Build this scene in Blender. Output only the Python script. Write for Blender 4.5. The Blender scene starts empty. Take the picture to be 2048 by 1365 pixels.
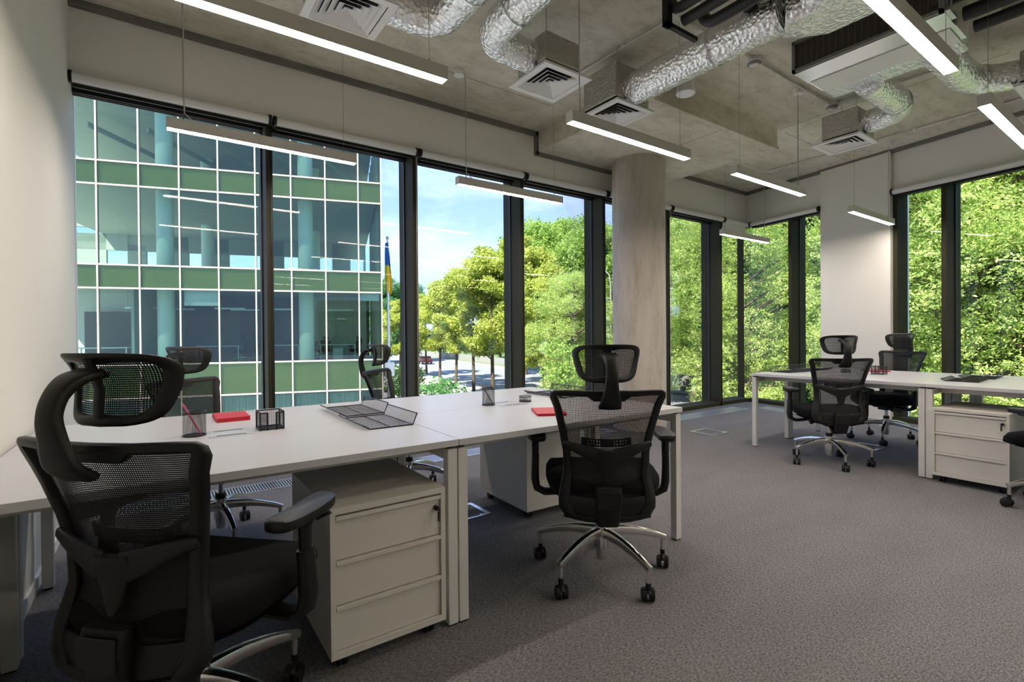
import bpy, math, random
import numpy as np
from mathutils import Vector, Matrix

scene = bpy.context.scene
COL = scene.collection
R = math.radians
rng = random.Random(7)

# ------------------------------------------------------------------ camera
PHI, PITCH, ROLL, EYE = 0.9531, 0.0074, 0.0082, 1.146
cam_data = bpy.data.cameras.new('camera')
cam = bpy.data.objects.new('camera', cam_data)
COL.objects.link(cam)
fw = Vector((math.cos(PHI) * math.cos(PITCH), math.sin(PHI) * math.cos(PITCH), -math.sin(PITCH)))
r0 = Vector((math.sin(PHI), -math.cos(PHI), 0))
u0 = r0.cross(fw).normalized()
rt = r0 * math.cos(ROLL) - u0 * math.sin(ROLL)
up = u0 * math.cos(ROLL) + r0 * math.sin(ROLL)
mat = Matrix((rt, up, -fw)).transposed().to_4x4()
mat.translation = Vector((0, 0, EYE))
cam.matrix_world = mat
cam_data.sensor_width = 36.0
cam_data.lens = 1003.84 / 2048 * 36.0
cam_data.shift_y = -6.17 / 2048
cam_data.clip_start = 0.05
cam_data.clip_end = 600
scene.camera = cam

# ------------------------------------------------------------------ world, sun, exposure
SUN_AZ, SUN_EL = R(-152), R(47)
world = bpy.data.worlds.new('sky')
scene.world = world
world.use_nodes = True
wn, wl = world.node_tree.nodes, world.node_tree.links
wn.clear()
w_out = wn.new('ShaderNodeOutputWorld')
w_bg = wn.new('ShaderNodeBackground')
w_tc = wn.new('ShaderNodeTexCoord')
w_sep = wn.new('ShaderNodeSeparateXYZ')
w_ramp = wn.new('ShaderNodeValToRGB')
w_ramp.color_ramp.elements[0].position = 0.0
w_ramp.color_ramp.elements[0].color = (0.42, 0.57, 0.92, 1)
w_ramp.color_ramp.elements[1].position = 0.75
w_ramp.color_ramp.elements[1].color = (0.13, 0.29, 0.68, 1)
e = w_ramp.color_ramp.elements.new(0.25)
e.color = (0.27, 0.41, 0.88, 1)
w_map = wn.new('ShaderNodeMapping')
w_map.inputs['Scale'].default_value = (2.2, 2.2, 7.0)
w_noise = wn.new('ShaderNodeTexNoise')
w_noise.inputs['Scale'].default_value = 1.6
w_noise.inputs['Detail'].default_value = 7
w_noise.inputs['Roughness'].default_value = 0.62
w_cr = wn.new('ShaderNodeValToRGB')
w_cr.color_ramp.elements[0].position = 0.45
w_cr.color_ramp.elements[1].position = 0.80
w_cr.color_ramp.elements[1].color = (0.55, 0.55, 0.55, 1)
w_mix = wn.new('ShaderNodeMixRGB')
w_mix.inputs['Color2'].default_value = (0.90, 0.91, 1.0, 1)
wl.new(w_tc.outputs['Generated'], w_sep.inputs[0])
wl.new(w_sep.outputs['Z'], w_ramp.inputs['Fac'])
wl.new(w_tc.outputs['Generated'], w_map.inputs['Vector'])
wl.new(w_map.outputs[0], w_noise.inputs['Vector'])
wl.new(w_noise.outputs['Fac'], w_cr.inputs['Fac'])
wl.new(w_cr.outputs['Color'], w_mix.inputs['Fac'])
wl.new(w_ramp.outputs['Color'], w_mix.inputs['Color1'])
wl.new(w_mix.outputs[0], w_bg.inputs['Color'])
w_bg.inputs['Strength'].default_value = 0.95
wl.new(w_bg.outputs[0], w_out.inputs['Surface'])

sun_d = bpy.data.lights.new('sun', 'SUN')
sun_d.energy = 6.0
sun_d.angle = R(0.6)
sun_d.color = (1.0, 0.93, 0.82)
sun = bpy.data.objects.new('sun', sun_d)
COL.objects.link(sun)
sdir = Vector((math.cos(SUN_AZ) * math.cos(SUN_EL), math.sin(SUN_AZ) * math.cos(SUN_EL), math.sin(SUN_EL)))
sun.rotation_euler = sdir.to_track_quat('Z', 'Y').to_euler()
sun.location = sdir * 60

LAMP_POWER = 30.0
scene.view_settings.view_transform = 'Standard'
scene.view_settings.look = 'None'
scene.view_settings.gamma = 1.0
scene.view_settings.exposure = 1.28
scene.view_settings.use_curve_mapping = False
scene.cycles.max_bounces = 10
scene.cycles.transparent_max_bounces = 24
scene.cycles.caustics_reflective = False
scene.cycles.caustics_refractive = False
scene.cycles.sample_clamp_indirect = 6.0
scene.cycles.use_denoising = True

# ------------------------------------------------------------------ materials
def new_mat(name):
    m = bpy.data.materials.new(name)
    m.use_nodes = True
    nt = m.node_tree
    nt.nodes.clear()
    out = nt.nodes.new('ShaderNodeOutputMaterial')
    return m, nt, out

def node(nt, kind, **kw):
    n = nt.nodes.new(kind)
    for k, v in kw.items():
        key = k.replace('_', ' ')
        if k in ('operation', 'blend_type', 'noise_dimensions', 'feature', 'wave_type', 'bands_direction'):
            setattr(n, k, v)
        else:
            n.inputs[key].default_value = v
    return n

def simple(name, color, rough=0.5, metal=0.0, noise=0.0, nscale=20.0, bump=0.0, bscale=None, spec=None, coat=0.0, stretch=(1, 1, 1), detail=5.0):
    m, nt, out = new_mat(name)
    b = nt.nodes.new('ShaderNodeBsdfPrincipled')
    b.inputs['Base Color'].default_value = (*color, 1)
    b.inputs['Roughness'].default_value = rough
    b.inputs['Metallic'].default_value = metal
    if spec is not None:
        b.inputs['Specular IOR Level'].default_value = spec
    if coat:
        b.inputs['Coat Weight'].default_value = coat
    tc = nt.nodes.new('ShaderNodeTexCoord')
    mp = nt.nodes.new('ShaderNodeMapping')
    mp.inputs['Scale'].default_value = stretch
    nt.links.new(tc.outputs['Object'], mp.inputs['Vector'])
    if noise:
        n = node(nt, 'ShaderNodeTexNoise', Scale=nscale, Detail=detail, Roughness=0.6)
        nt.links.new(mp.outputs[0], n.inputs['Vector'])
        mx = nt.nodes.new('ShaderNodeMixRGB')
        mx.inputs['Color1'].default_value = (*[c * (1 - noise) for c in color], 1)
        mx.inputs['Color2'].default_value = (*[min(1, c * (1 + noise)) for c in color], 1)
        nt.links.new(n.outputs['Fac'], mx.inputs['Fac'])
        nt.links.new(mx.outputs[0], b.inputs['Base Color'])
    if bump:
        n2 = node(nt, 'ShaderNodeTexNoise', Scale=bscale or nscale, Detail=4.0)
        nt.links.new(mp.outputs[0], n2.inputs['Vector'])
        bp = node(nt, 'ShaderNodeBump', Strength=bump, Distance=0.01)
        nt.links.new(n2.outputs['Fac'], bp.inputs['Height'])
        nt.links.new(bp.outputs[0], b.inputs['Normal'])
    nt.links.new(b.outputs[0], out.inputs['Surface'])
    return m

def concrete(name, base, dark, light, sc=1.0, st=(0.55, 1.0, 1.0)):
    m, nt, out = new_mat(name)
    L = nt.links.new
    b = nt.nodes.new('ShaderNodeBsdfPrincipled')
    b.inputs['Roughness'].default_value = 0.8
    tc = nt.nodes.new('ShaderNodeTexCoord')
    mp = nt.nodes.new('ShaderNodeMapping')
    mp.inputs['Scale'].default_value = st
    L(tc.outputs['Object'], mp.inputs['Vector'])
    n1 = node(nt, 'ShaderNodeTexNoise', Scale=1.5 * sc, Detail=8.0, Roughness=0.65)
    n2 = node(nt, 'ShaderNodeTexNoise', Scale=9.0 * sc, Detail=7.0, Roughness=0.7)
    n3 = node(nt, 'ShaderNodeTexNoise', Scale=45.0 * sc, Detail=3.0)
    for n in (n1, n2, n3):
        L(mp.outputs[0], n.inputs['Vector'])
    r1 = nt.nodes.new('ShaderNodeValToRGB')
    r1.color_ramp.elements[0].position = 0.32
    r1.color_ramp.elements[0].color = (*dark, 1)
    r1.color_ramp.elements[1].position = 0.68
    r1.color_ramp.elements[1].color = (*light, 1)
    k = r1.color_ramp.elements.new(0.5)
    k.color = (*base, 1)
    L(n1.outputs['Fac'], r1.inputs['Fac'])
    r2 = nt.nodes.new('ShaderNodeValToRGB')
    r2.color_ramp.elements[0].position = 0.33
    r2.color_ramp.elements[0].color = (0.62, 0.58, 0.52, 1)
    r2.color_ramp.elements[1].position = 0.52
    r2.color_ramp.elements[1].color = (1, 1, 1, 1)
    L(n2.outputs['Fac'], r2.inputs['Fac'])
    mu = nt.nodes.new('ShaderNodeMixRGB')
    mu.blend_type = 'MULTIPLY'
    mu.inputs['Fac'].default_value = 0.55
    L(r1.outputs[0], mu.inputs['Color1'])
    L(r2.outputs[0], mu.inputs['Color2'])
    r3 = nt.nodes.new('ShaderNodeValToRGB')
    r3.color_ramp.elements[0].position = 0.25
    r3.color_ramp.elements[0].color = (0.45, 0.4, 0.34, 1)
    r3.color_ramp.elements[1].position = 0.36
    r3.color_ramp.elements[1].color = (1, 1, 1, 1)
    L(n3.outputs['Fac'], r3.inputs['Fac'])
    mu2 = nt.nodes.new('ShaderNodeMixRGB')
    mu2.blend_type = 'MULTIPLY'
    mu2.inputs['Fac'].default_value = 0.6
    L(mu.outputs[0], mu2.inputs['Color1'])
    L(r3.outputs[0], mu2.inputs['Color2'])
    L(mu2.outputs[0], b.inputs['Base Color'])
    bp = node(nt, 'ShaderNodeBump', Strength=0.25, Distance=0.01)
    L(n2.outputs['Fac'], bp.inputs['Height'])
    L(bp.outputs[0], b.inputs['Normal'])
    L(b.outputs[0], out.inputs['Surface'])
    return m

def carpet_mat():
    m, nt, out = new_mat('carpet_heather_grey')
    L = nt.links.new
    b = nt.nodes.new('ShaderNodeBsdfPrincipled')
    b.inputs['Roughness'].default_value = 0.95
    b.inputs['Specular IOR Level'].default_value = 0.15
    tc = nt.nodes.new('ShaderNodeTexCoord')
    mp = nt.nodes.new('ShaderNodeMapping')
    mp.inputs['Scale'].default_value = (1.0, 2.4, 1.0)
    mp.inputs['Rotation'].default_value = (0, 0, R(20))
    L(tc.outputs['Object'], mp.inputs['Vector'])
    n1 = node(nt, 'ShaderNodeTexNoise', Scale=70.0, Detail=4.0, Roughness=0.75)
    n2 = node(nt, 'ShaderNodeTexNoise', Scale=2.0, Detail=3.0)
    L(mp.outputs[0], n1.inputs['Vector'])
    L(mp.outputs[0], n2.inputs['Vector'])
    r = nt.nodes.new('ShaderNodeValToRGB')
    r.color_ramp.elements[0].position = 0.33
    r.color_ramp.elements[0].color = (0.07, 0.069, 0.076, 1)
    r.color_ramp.elements[1].position = 0.68
    r.color_ramp.elements[1].color = (0.355, 0.34, 0.34, 1)
    L(n1.outputs['Fac'], r.inputs['Fac'])
    mx = nt.nodes.new('ShaderNodeMixRGB')
    mx.blend_type = 'MULTIPLY'
    mx.inputs['Fac'].default_value = 0.25
    L(r.outputs[0], mx.inputs['Color1'])
    L(n2.outputs['Fac'], mx.inputs['Color2'])
    L(mx.outputs[0], b.inputs['Base Color'])
    bp = node(nt, 'ShaderNodeBump', Strength=0.6, Distance=0.004)
    L(n1.outputs['Fac'], bp.inputs['Height'])
    L(bp.outputs[0], b.inputs['Normal'])
    L(b.outputs[0], out.inputs['Surface'])
    return m

def mesh_fabric(name, pitch, hole, color=(0.006, 0.006, 0.007), plane='XZ'):
    """woven net: real holes between threads, from the surface's own coordinates"""
    m, nt, out = new_mat(name)
    L = nt.links.new
    b = nt.nodes.new('ShaderNodeBsdfPrincipled')
    b.inputs['Base Color'].default_value = (*color, 1)
    b.inputs['Roughness'].default_value = 0.7
    tr = nt.nodes.new('ShaderNodeBsdfTransparent')
    uv = nt.nodes.new('ShaderNodeUVMap')
    sp = nt.nodes.new('ShaderNodeSeparateXYZ')
    L(uv.outputs[0], sp.inputs[0])
    k = 2 * math.pi / pitch
    outs = []
    for ax in ('X', 'Y'):
        mu = node(nt, 'ShaderNodeMath', operation='MULTIPLY')
        mu.inputs[1].default_value = k * (0.5 if ax == 'X' else 0.5)
        L(sp.outputs[ax], mu.inputs[0])
        sn = node(nt, 'ShaderNodeMath', operation='SINE')
        L(mu.outputs[0], sn.inputs[0])
        outs.append(sn)
    pr = node(nt, 'ShaderNodeMath', operation='MULTIPLY')
    L(outs[0].outputs[0], pr.inputs[0])
    L(outs[1].outputs[0], pr.inputs[1])
    ab = node(nt, 'ShaderNodeMath', operation='ABSOLUTE')
    L(pr.outputs[0], ab.inputs[0])
    gt = node(nt, 'ShaderNodeMath', operation='GREATER_THAN')
    gt.inputs[1].default_value = hole
    L(ab.outputs[0], gt.inputs[0])
    mx = nt.nodes.new('ShaderNodeMixShader')
    L(gt.outputs[0], mx.inputs['Fac'])
    L(b.outputs[0], mx.inputs[1])
    L(tr.outputs[0], mx.inputs[2])
    L(mx.outputs[0], out.inputs['Surface'])
    return m

def glass_mat(name, tint, refl=1.0, rough=0.0, ior=1.45):
    m, nt, out = new_mat(name)
    L = nt.links.new
    tr = nt.nodes.new('ShaderNodeBsdfTransparent')
    tr.inputs['Color'].default_value = (*tint, 1)
    gl = nt.nodes.new('ShaderNodeBsdfGlossy')
    gl.inputs['Roughness'].default_value = rough
    fr = nt.nodes.new('ShaderNodeFresnel')
    fr.inputs['IOR'].default_value = ior
    mu = node(nt, 'ShaderNodeMath', operation='MULTIPLY')
    mu.inputs[1].default_value = refl
    L(fr.outputs[0], mu.inputs[0])
    mx = nt.nodes.new('ShaderNodeMixShader')
    L(mu.outputs[0], mx.inputs['Fac'])
    L(tr.outputs[0], mx.inputs[1])
    L(gl.outputs[0], mx.inputs[2])
    L(mx.outputs[0], out.inputs['Surface'])
    return m

def emit_mat(name, color, s):
    m, nt, out = new_mat(name)
    em = nt.nodes.new('ShaderNodeEmission')
    em.inputs['Color'].default_value = (*color, 1)
    em.inputs['Strength'].default_value = s
    nt.links.new(em.outputs[0], out.inputs['Surface'])
    return m

def leaf_mat(name, c1, c2, c3):
    m, nt, out = new_mat(name)
    L = nt.links.new
    tc = nt.nodes.new('ShaderNodeTexCoord')
    n = node(nt, 'ShaderNodeTexNoise', Scale=1.4, Detail=7.0, Roughness=0.8)
    L(tc.outputs['Object'], n.inputs['Vector'])
    r = nt.nodes.new('ShaderNodeValToRGB')
    r.color_ramp.elements[0].position = 0.35
    r.color_ramp.elements[0].color = (*c1, 1)
    r.color_ramp.elements[1].position = 0.66
    r.color_ramp.elements[1].color = (*c3, 1)
    k = r.color_ramp.elements.new(0.5)
    k.color = (*c2, 1)
    L(n.outputs['Fac'], r.inputs['Fac'])
    d = nt.nodes.new('ShaderNodeBsdfPrincipled')
    d.inputs['Roughness'].default_value = 0.55
    d.inputs['Specular IOR Level'].default_value = 0.3
    L(r.outputs[0], d.inputs['Base Color'])
    t = nt.nodes.new('ShaderNodeBsdfTranslucent')
    L(r.outputs[0], t.inputs['Color'])
    mx = nt.nodes.new('ShaderNodeMixShader')
    mx.inputs['Fac'].default_value = 0.5
    L(d.outputs[0], mx.inputs[1])
    L(t.outputs[0], mx.inputs[2])
    L(mx.outputs[0], out.inputs['Surface'])
    return m

def foil_mat(name, rough, bscale, strength, color=(0.86, 0.87, 0.88), stretch=(1, 1, 1)):
    m, nt, out = new_mat(name)
    L = nt.links.new
    b = nt.nodes.new('ShaderNodeBsdfPrincipled')
    b.inputs['Base Color'].default_value = (*color, 1)
    b.inputs['Metallic'].default_value = 1.0
    b.inputs['Roughness'].default_value = rough
    tc = nt.nodes.new('ShaderNodeTexCoord')
    mp = nt.nodes.new('ShaderNodeMapping')
    mp.inputs['Scale'].default_value = stretch
    L(tc.outputs['Object'], mp.inputs['Vector'])
    v = nt.nodes.new('ShaderNodeTexVoronoi')
    v.inputs['Scale'].default_value = bscale
    n = node(nt, 'ShaderNodeTexNoise', Scale=bscale * 0.45, Detail=6.0, Roughness=0.7)
    L(mp.outputs[0], v.inputs['Vector'])
    L(mp.outputs[0], n.inputs['Vector'])
    ad = node(nt, 'ShaderNodeMath', operation='ADD')
    L(v.outputs['Distance'], ad.inputs[0])
    L(n.outputs['Fac'], ad.inputs[1])
    bp = node(nt, 'ShaderNodeBump', Strength=strength, Distance=0.02)
    L(ad.outputs[0], bp.inputs['Height'])
    L(bp.outputs[0], b.inputs['Normal'])
    L(b.outputs[0], out.inputs['Surface'])
    return m

M = {}
M['wall'] = simple('wall_paint_white', (0.80, 0.785, 0.735), 0.7, noise=0.02, nscale=2)
M['ceiling'] = concrete('ceiling_concrete', (0.68, 0.64, 0.53), (0.53, 0.495, 0.40), (0.78, 0.75, 0.65))
M['column'] = concrete('column_concrete', (0.54, 0.49, 0.43), (0.44, 0.40, 0.35), (0.62, 0.58, 0.52), 0.9, (1.6, 1.6, 0.28))
M['carpet'] = carpet_mat()
M['desktop'] = simple('white_laminate', (0.585, 0.585, 0.60), 0.32, noise=0.01, nscale=3)
M['edge'] = simple('white_edge_band', (0.72, 0.69, 0.65), 0.5)
M['white_metal'] = simple('white_powder_coat', (0.66, 0.64, 0.61), 0.4)
M['cabinet'] = simple('white_cabinet_laminate', (0.64, 0.61, 0.555), 0.42, noise=0.01, nscale=3)
M['frame'] = simple('dark_anodised_frame', (0.045, 0.044, 0.028), 0.6, spec=0.1)
M['gasket'] = simple('black_gasket', (0.008, 0.008, 0.008), 0.5)
M['black'] = simple('black_plastic', (0.008, 0.0075, 0.0075), 0.45, spec=0.35)
M['black_rough'] = simple('black_seat_fabric', (0.005, 0.005, 0.0055), 0.9, spec=0.2, bump=0.3, bscale=500)
M['net'] = mesh_fabric('black_net', 0.0049, 0.50)
M['wire_net'] = mesh_fabric('black_wire_net', 0.004, 0.28, (0.02, 0.02, 0.022))
M['wire'] = simple('black_wire', (0.02, 0.02, 0.022), 0.35, metal=0.3)
M['chrome'] = simple('polished_aluminium', (0.80, 0.79, 0.78), 0.16, metal=1.0)
M['steel'] = simple('brushed_steel', (0.55, 0.55, 0.56), 0.35, metal=1.0)
M['galv'] = simple('galvanised_sheet', (0.74, 0.76, 0.78), 0.24, metal=1.0, noise=0.05, nscale=6)
M['foil'] = foil_mat('crinkled_foil', 0.10, 42, 0.55, (0.95, 0.95, 0.96))
M['foil_box'] = foil_mat('dull_foil_wrap', 0.42, 60, 0.4, (0.50, 0.48, 0.43))
M['foil_plenum'] = foil_mat('ribbed_foil', 0.3, 60, 0.8, (0.8, 0.8, 0.84), (0.35, 1, 1))
M['diffuser'] = simple('white_grille_paint', (0.80, 0.80, 0.80), 0.45)
M['lamp_body'] = simple('lamp_housing_grey_white', (0.62, 0.59, 0.54), 0.45)
M['lamp'] = emit_mat('lamp_diffuser_glow', (1.0, 0.88, 0.78), LAMP_POWER)
M['cable'] = simple('steel_wire', (0.12, 0.12, 0.11), 0.5)
M['cord'] = simple('clear_cord', (0.55, 0.53, 0.48), 0.4)
M['pipe_white'] = simple('conduit_pale_grey', (0.70, 0.68, 0.62), 0.5)
M['plastic_white'] = simple('white_plastic', (0.80, 0.79, 0.76), 0.4)
M['pipe_black'] = simple('black_foam_insulation', (0.02, 0.018, 0.018), 0.55, bump=0.2, bscale=40)
M['coil'] = simple('dark_coil', (0.03, 0.02, 0.015), 0.5)
M['grill_wire'] = simple('grille_wire', (0.22, 0.2, 0.17), 0.5, metal=0.4)
M['track'] = simple('galvanised_edge_track', (0.20, 0.20, 0.18), 0.5, metal=0.3, noise=0.25, nscale=4)
M['blind'] = simple('blind_fabric_white', (0.80, 0.80, 0.78), 0.75)
M['glass'] = glass_mat('window_glass', (0.95, 0.97, 0.955), 0.38)
M['bglass'] = glass_mat('office_glass_green', (0.80, 0.94, 0.87), 0.9, ior=1.5)
M['bframe'] = simple('cream_mullion', (0.52, 0.47, 0.38), 0.5)
M['spandrel'] = simple('olive_green_spandrel', (0.44, 0.36, 0.06), 0.18, noise=0.08, nscale=1.5)
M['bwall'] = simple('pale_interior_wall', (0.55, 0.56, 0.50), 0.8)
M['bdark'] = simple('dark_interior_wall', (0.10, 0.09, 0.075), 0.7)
M['bslab'] = simple('slab_concrete', (0.42, 0.44, 0.38), 0.8, noise=0.1, nscale=2)
M['bcol'] = simple('white_round_column', (0.88, 0.90, 0.84), 0.7)
M['leaf_a'] = leaf_mat('leaves_yellow_green', (0.26, 0.34, 0.05), (0.50, 0.57, 0.12), (0.72, 0.75, 0.25))
M['leaf_b'] = leaf_mat('leaves_mid_green', (0.16, 0.28, 0.05), (0.34, 0.50, 0.10), (0.54, 0.68, 0.22))
M['leaf_c'] = leaf_mat('leaves_fresh_green', (0.22, 0.34, 0.07), (0.50, 0.62, 0.18), (0.78, 0.85, 0.42))
M['leaf_d'] = leaf_mat('leaves_dark_green', (0.05, 0.15, 0.05), (0.12, 0.30, 0.09), (0.26, 0.48, 0.14))
M['bark'] = simple('tree_bark', (0.10, 0.075, 0.05), 0.9, noise=0.35, nscale=12, bump=0.5, bscale=20)
M['asphalt'] = simple('road_asphalt', (0.27, 0.27, 0.29), 0.85, noise=0.12, nscale=3)
M['paving'] = simple('pale_pavement', (0.38, 0.37, 0.355), 0.85, noise=0.08, nscale=2)
M['kerb'] = simple('kerb_stone', (0.55, 0.53, 0.50), 0.8)
M['grass'] = simple('lawn_grass', (0.13, 0.20, 0.045), 0.95, noise=0.4, nscale=3)
M['white_line'] = simple('road_paint', (0.75, 0.75, 0.75), 0.7)
M['red'] = simple('red_cover', (0.62, 0.012, 0.03), 0.35)
M['pink'] = simple('pink_pen', (0.55, 0.08, 0.20), 0.35)
M['penwood'] = simple('brown_pencil', (0.25, 0.14, 0.09), 0.45)
M['flag_blue'] = simple('flag_blue', (0.02, 0.16, 0.55), 0.7)
M['flag_yellow'] = simple('flag_yellow', (0.90, 0.62, 0.02), 0.7)
M['pole'] = simple('white_pole', (0.85, 0.85, 0.88), 0.4)
M['fence'] = simple('fence_grey', (0.30, 0.30, 0.28), 0.6)
M['car'] = simple('dark_car_paint', (0.06, 0.015, 0.015), 0.25)
M['mirror_grey'] = simple('cable_plate_silver', (0.66, 0.68, 0.72), 0.3, metal=0.6)
M['slot'] = simple('slot_black', (0.01, 0.01, 0.01), 0.6)

# ------------------------------------------------------------------ mesh builder
class MB:
    def __init__(self):
        self.v, self.f, self.uv = [], [], None
    def add(self, verts, faces):
        o = len(self.v)
        self.v += [tuple(p) for p in verts]
        self.f += [tuple(i + o for i in f) for f in faces]
        return self
    def box(self, x0, y0, z0, x1, y1, z1):
        v = [(x0, y0, z0), (x1, y0, z0), (x1, y1, z0), (x0, y1, z0), (x0, y0, z1), (x1, y0, z1), (x1, y1, z1), (x0, y1, z1)]
        return self.add(v, [(0, 3, 2, 1), (4, 5, 6, 7), (0, 1, 5, 4), (1, 2, 6, 5), (2, 3, 7, 6), (3, 0, 4, 7)])
    def hexa(self, lo, hi):
        return self.add(list(lo) + list(hi), [(0, 3, 2, 1), (4, 5, 6, 7), (0, 1, 5, 4), (1, 2, 6, 5), (2, 3, 7, 6), (3, 0, 4, 7)])
    def prism(self, poly, z0, z1):
        n = len(poly)
        v = [(x, y, z0) for x, y in poly] + [(x, y, z1) for x, y in poly]
        f = [tuple(range(n - 1, -1, -1)), tuple(range(n, 2 * n))]
        f += [(i, (i + 1) % n, n + (i + 1) % n, n + i) for i in range(n)]
        return self.add(v, f)
    def cyl(self, p0, p1, ra, rb=None, n=16, caps=True):
        rb = ra if rb is None else rb
        return self.sweep([p0, p1], [(ra, ra), (rb, rb)], n=n, caps=caps)
    def sweep(self, pts, sizes, n=10, closed=False, upv=None, caps=True, power=2.0):
        """tube through pts; sizes=(half width, half depth) per point"""
        P = [Vector(p) for p in pts]
        k = len(P)
        if not isinstance(sizes, list):
            sizes = [sizes] * k
        rings = []
        prev = None
        for i in range(k):
            if closed:
                t = (P[(i + 1) % k] - P[i - 1]).normalized()
            else:
                t = (P[min(i + 1, k - 1)] - P[max(i - 1, 0)]).normalized()
            if upv is not None:
                u = Vector(upv)
            elif prev is None:
                u = Vector((0, 0, 1)) if abs(t.z) < 0.9 else Vector((0, 1, 0))
            else:
                u = prev
            a = t.cross(u)
            if a.length < 1e-4:
                a = t.cross(Vector((1, 0, 0)))
            a.normalize()
            b = a.cross(t).normalized()
            prev = b
            ring = []
            sa, sb = sizes[i]
            for j in range(n):
                th = 2 * math.pi * (j + 0.5) / n
                c, s = math.cos(th), math.sin(th)
                c2 = math.copysign(abs(c) ** (2 / power), c)
                s2 = math.copysign(abs(s) ** (2 / power), s)
                ring.append(P[i] + a * (sa * c2) + b * (sb * s2))
            rings.append(ring)
        v = [p for r_ in rings for p in r_]
        f = []
        m = k if closed else k - 1
        for i in range(m):
            for j in range(n):
                a0 = i * n + j
                a1 = i * n + (j + 1) % n
                b0 = ((i + 1) % k) * n + j
                b1 = ((i + 1) % k) * n + (j + 1) % n
                f.append((a0, b0, b1, a1))
        if caps and not closed:
            f.append(tuple(range(n)))
            f.append(tuple((k - 1) * n + j for j in range(n - 1, -1, -1)))
        return self.add(v, f)
    def lathe(self, prof, n=24, center=(0, 0)):
        v, f = [], []
        for r_, z in prof:
            for j in range(n):
                th = 2 * math.pi * j / n
                v.append((center[0] + r_ * math.cos(th), center[1] + r_ * math.sin(th), z))
        k = len(prof)
        for i in range(k - 1):
            for j in range(n):
                f.append((i * n + j, i * n + (j + 1) % n, (i + 1) * n + (j + 1) % n, (i + 1) * n + j))
        f.append(tuple(range(n - 1, -1, -1)))
        f.append(tuple((k - 1) * n + j for j in range(n)))
        return self.add(v, f)
    def mesh(self, name, material, smooth=False):
        me = bpy.data.meshes.new(name)
        me.from_pydata(self.v, [], self.f)
        if self.uv is not None:
            ul = me.uv_layers.new(name='UVMap')
            for li, l in enumerate(me.loops):
                ul.data[li].uv = self.uv[l.vertex_index]
        if material is not None:
            me.materials.append(M[material] if isinstance(material, str) else material)
        if smooth:
            me.shade_smooth() if hasattr(me, 'shade_smooth') else None
            for p in me.polygons:
                p.use_smooth = True
        me.update()
        return me
    def obj(self, name, material, parent=None, smooth=False, bevel=0.0, seg=2, loc=None, rz=None, angle=40):
        o = bpy.data.objects.new(name, self.mesh(name, material, smooth))
        COL.objects.link(o)
        if parent is not None:
            o.parent = parent
        if loc is not None:
            o.location = loc
        if rz is not None:
            o.rotation_euler = (0, 0, rz)
        if bevel:
            b = o.modifiers.new('bevel', 'BEVEL')
            b.width = bevel
            b.segments = seg
            b.limit_method = 'ANGLE'
            b.angle_limit = R(angle)
        if smooth and not bevel:
            try:
                o.data.set_sharp_from_angle(angle=R(angle))
            except Exception:
                pass
        return o

def tag(o, label=None, cat=None, group=None, kind=None):
    if label:
        o['label'] = label
    if cat:
        o['category'] = cat
    if group:
        o['group'] = group
    if kind:
        o['kind'] = kind
    return o

def empty(name, loc=(0, 0, 0), rz=0.0, label=None, cat=None, group=None, kind=None):
    o = bpy.data.objects.new(name, None)
    COL.objects.link(o)
    o.empty_display_size = 0.05
    o.location = loc
    o.rotation_euler = (0, 0, rz)
    return tag(o, label, cat, group, kind)

def copy_tree(o, parent=None):
    c = o.copy()
    COL.objects.link(c)
    c.parent = parent
    for ch in o.children:
        copy_tree(ch, c)
    return c

def box_obj(name, b, material, parent=None, bevel=0.0, **kw):
    return MB().box(*b).obj(name, material, parent, bevel=bevel, **kw)

def structure(o):
    o['kind'] = 'structure'
    return o

DB = -0.0119
def BT(x, y, z=0.0):
    c, s = math.cos(DB), math.sin(DB)
    return (x * c - y * s, x * s + y * c, z)

# ------------------------------------------------------------------ room shell
XL, YW, ZC = -0.458, 4.506, 3.45          # left wall, window wall plane, ceiling
YG = 4.715                                 # glass plane
XC, THR = 7.967, 0.1555                    # far corner, right wall angle
RD = Vector((-math.sin(THR), -math.cos(THR), 0))      # along the right wall, towards the camera
RN = Vector((math.cos(THR), -math.sin(THR), 0))       # outward normal
RC = Vector((XC, YW, 0))
def RW(s, d=0.0, z=0.0):
    p = RC + RD * s + RN * d
    return (p.x, p.y, z)
def rbox(mb, s0, s1, d0, d1, z0, z1):
    return mb.hexa([RW(s0, d0, z0), RW(s1, d0, z0), RW(s1, d1, z0), RW(s0, d1, z0)],
                   [RW(s0, d0, z1), RW(s1, d0, z1), RW(s1, d1, z1), RW(s0, d1, z1)])

YB = -5.5
SB = 10.6
room_poly = [(XL - 0.02, YG + 0.1), (XL - 0.02, YB), RW(SB, 0.3)[:2], RW(-0.3, 0.3)[:2]]
structure(MB().prism(room_poly, -0.3, 0.0).obj('floor', 'carpet'))
structure(MB().prism(room_poly, ZC, ZC + 0.3).obj('ceiling', 'ceiling'))
structure(MB().box(XL - 0.2, YB, 0, XL, YG + 0.1, ZC).obj('wall_left', 'wall'))
structure(MB().box(XL - 0.2, YB - 0.2, 0, RW(SB)[0] + 0.4, YB, ZC).obj('wall_behind', 'wall'))
# spandrel walls above the glass
ZH = 2.93
structure(MB().box(XL, YW + 0.02, ZH, XC + 0.3, YG + 0.06, ZC).obj('wall_front', 'wall'))
o = MB()
rbox(o, -0.02, 1.235, 0.02, 0.27, ZH, ZC)
rbox(o, 2.13, SB, 0.02, 0.27, ZH, ZC)
structure(o.obj('wall_right', 'wall'))
# pillar between the right windows
o = MB()
rbox(o, 1.235, 2.125, -0.03, 0.27, 0, ZC)
structure(o.obj('pillar', 'wall', bevel=0.003))
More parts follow.
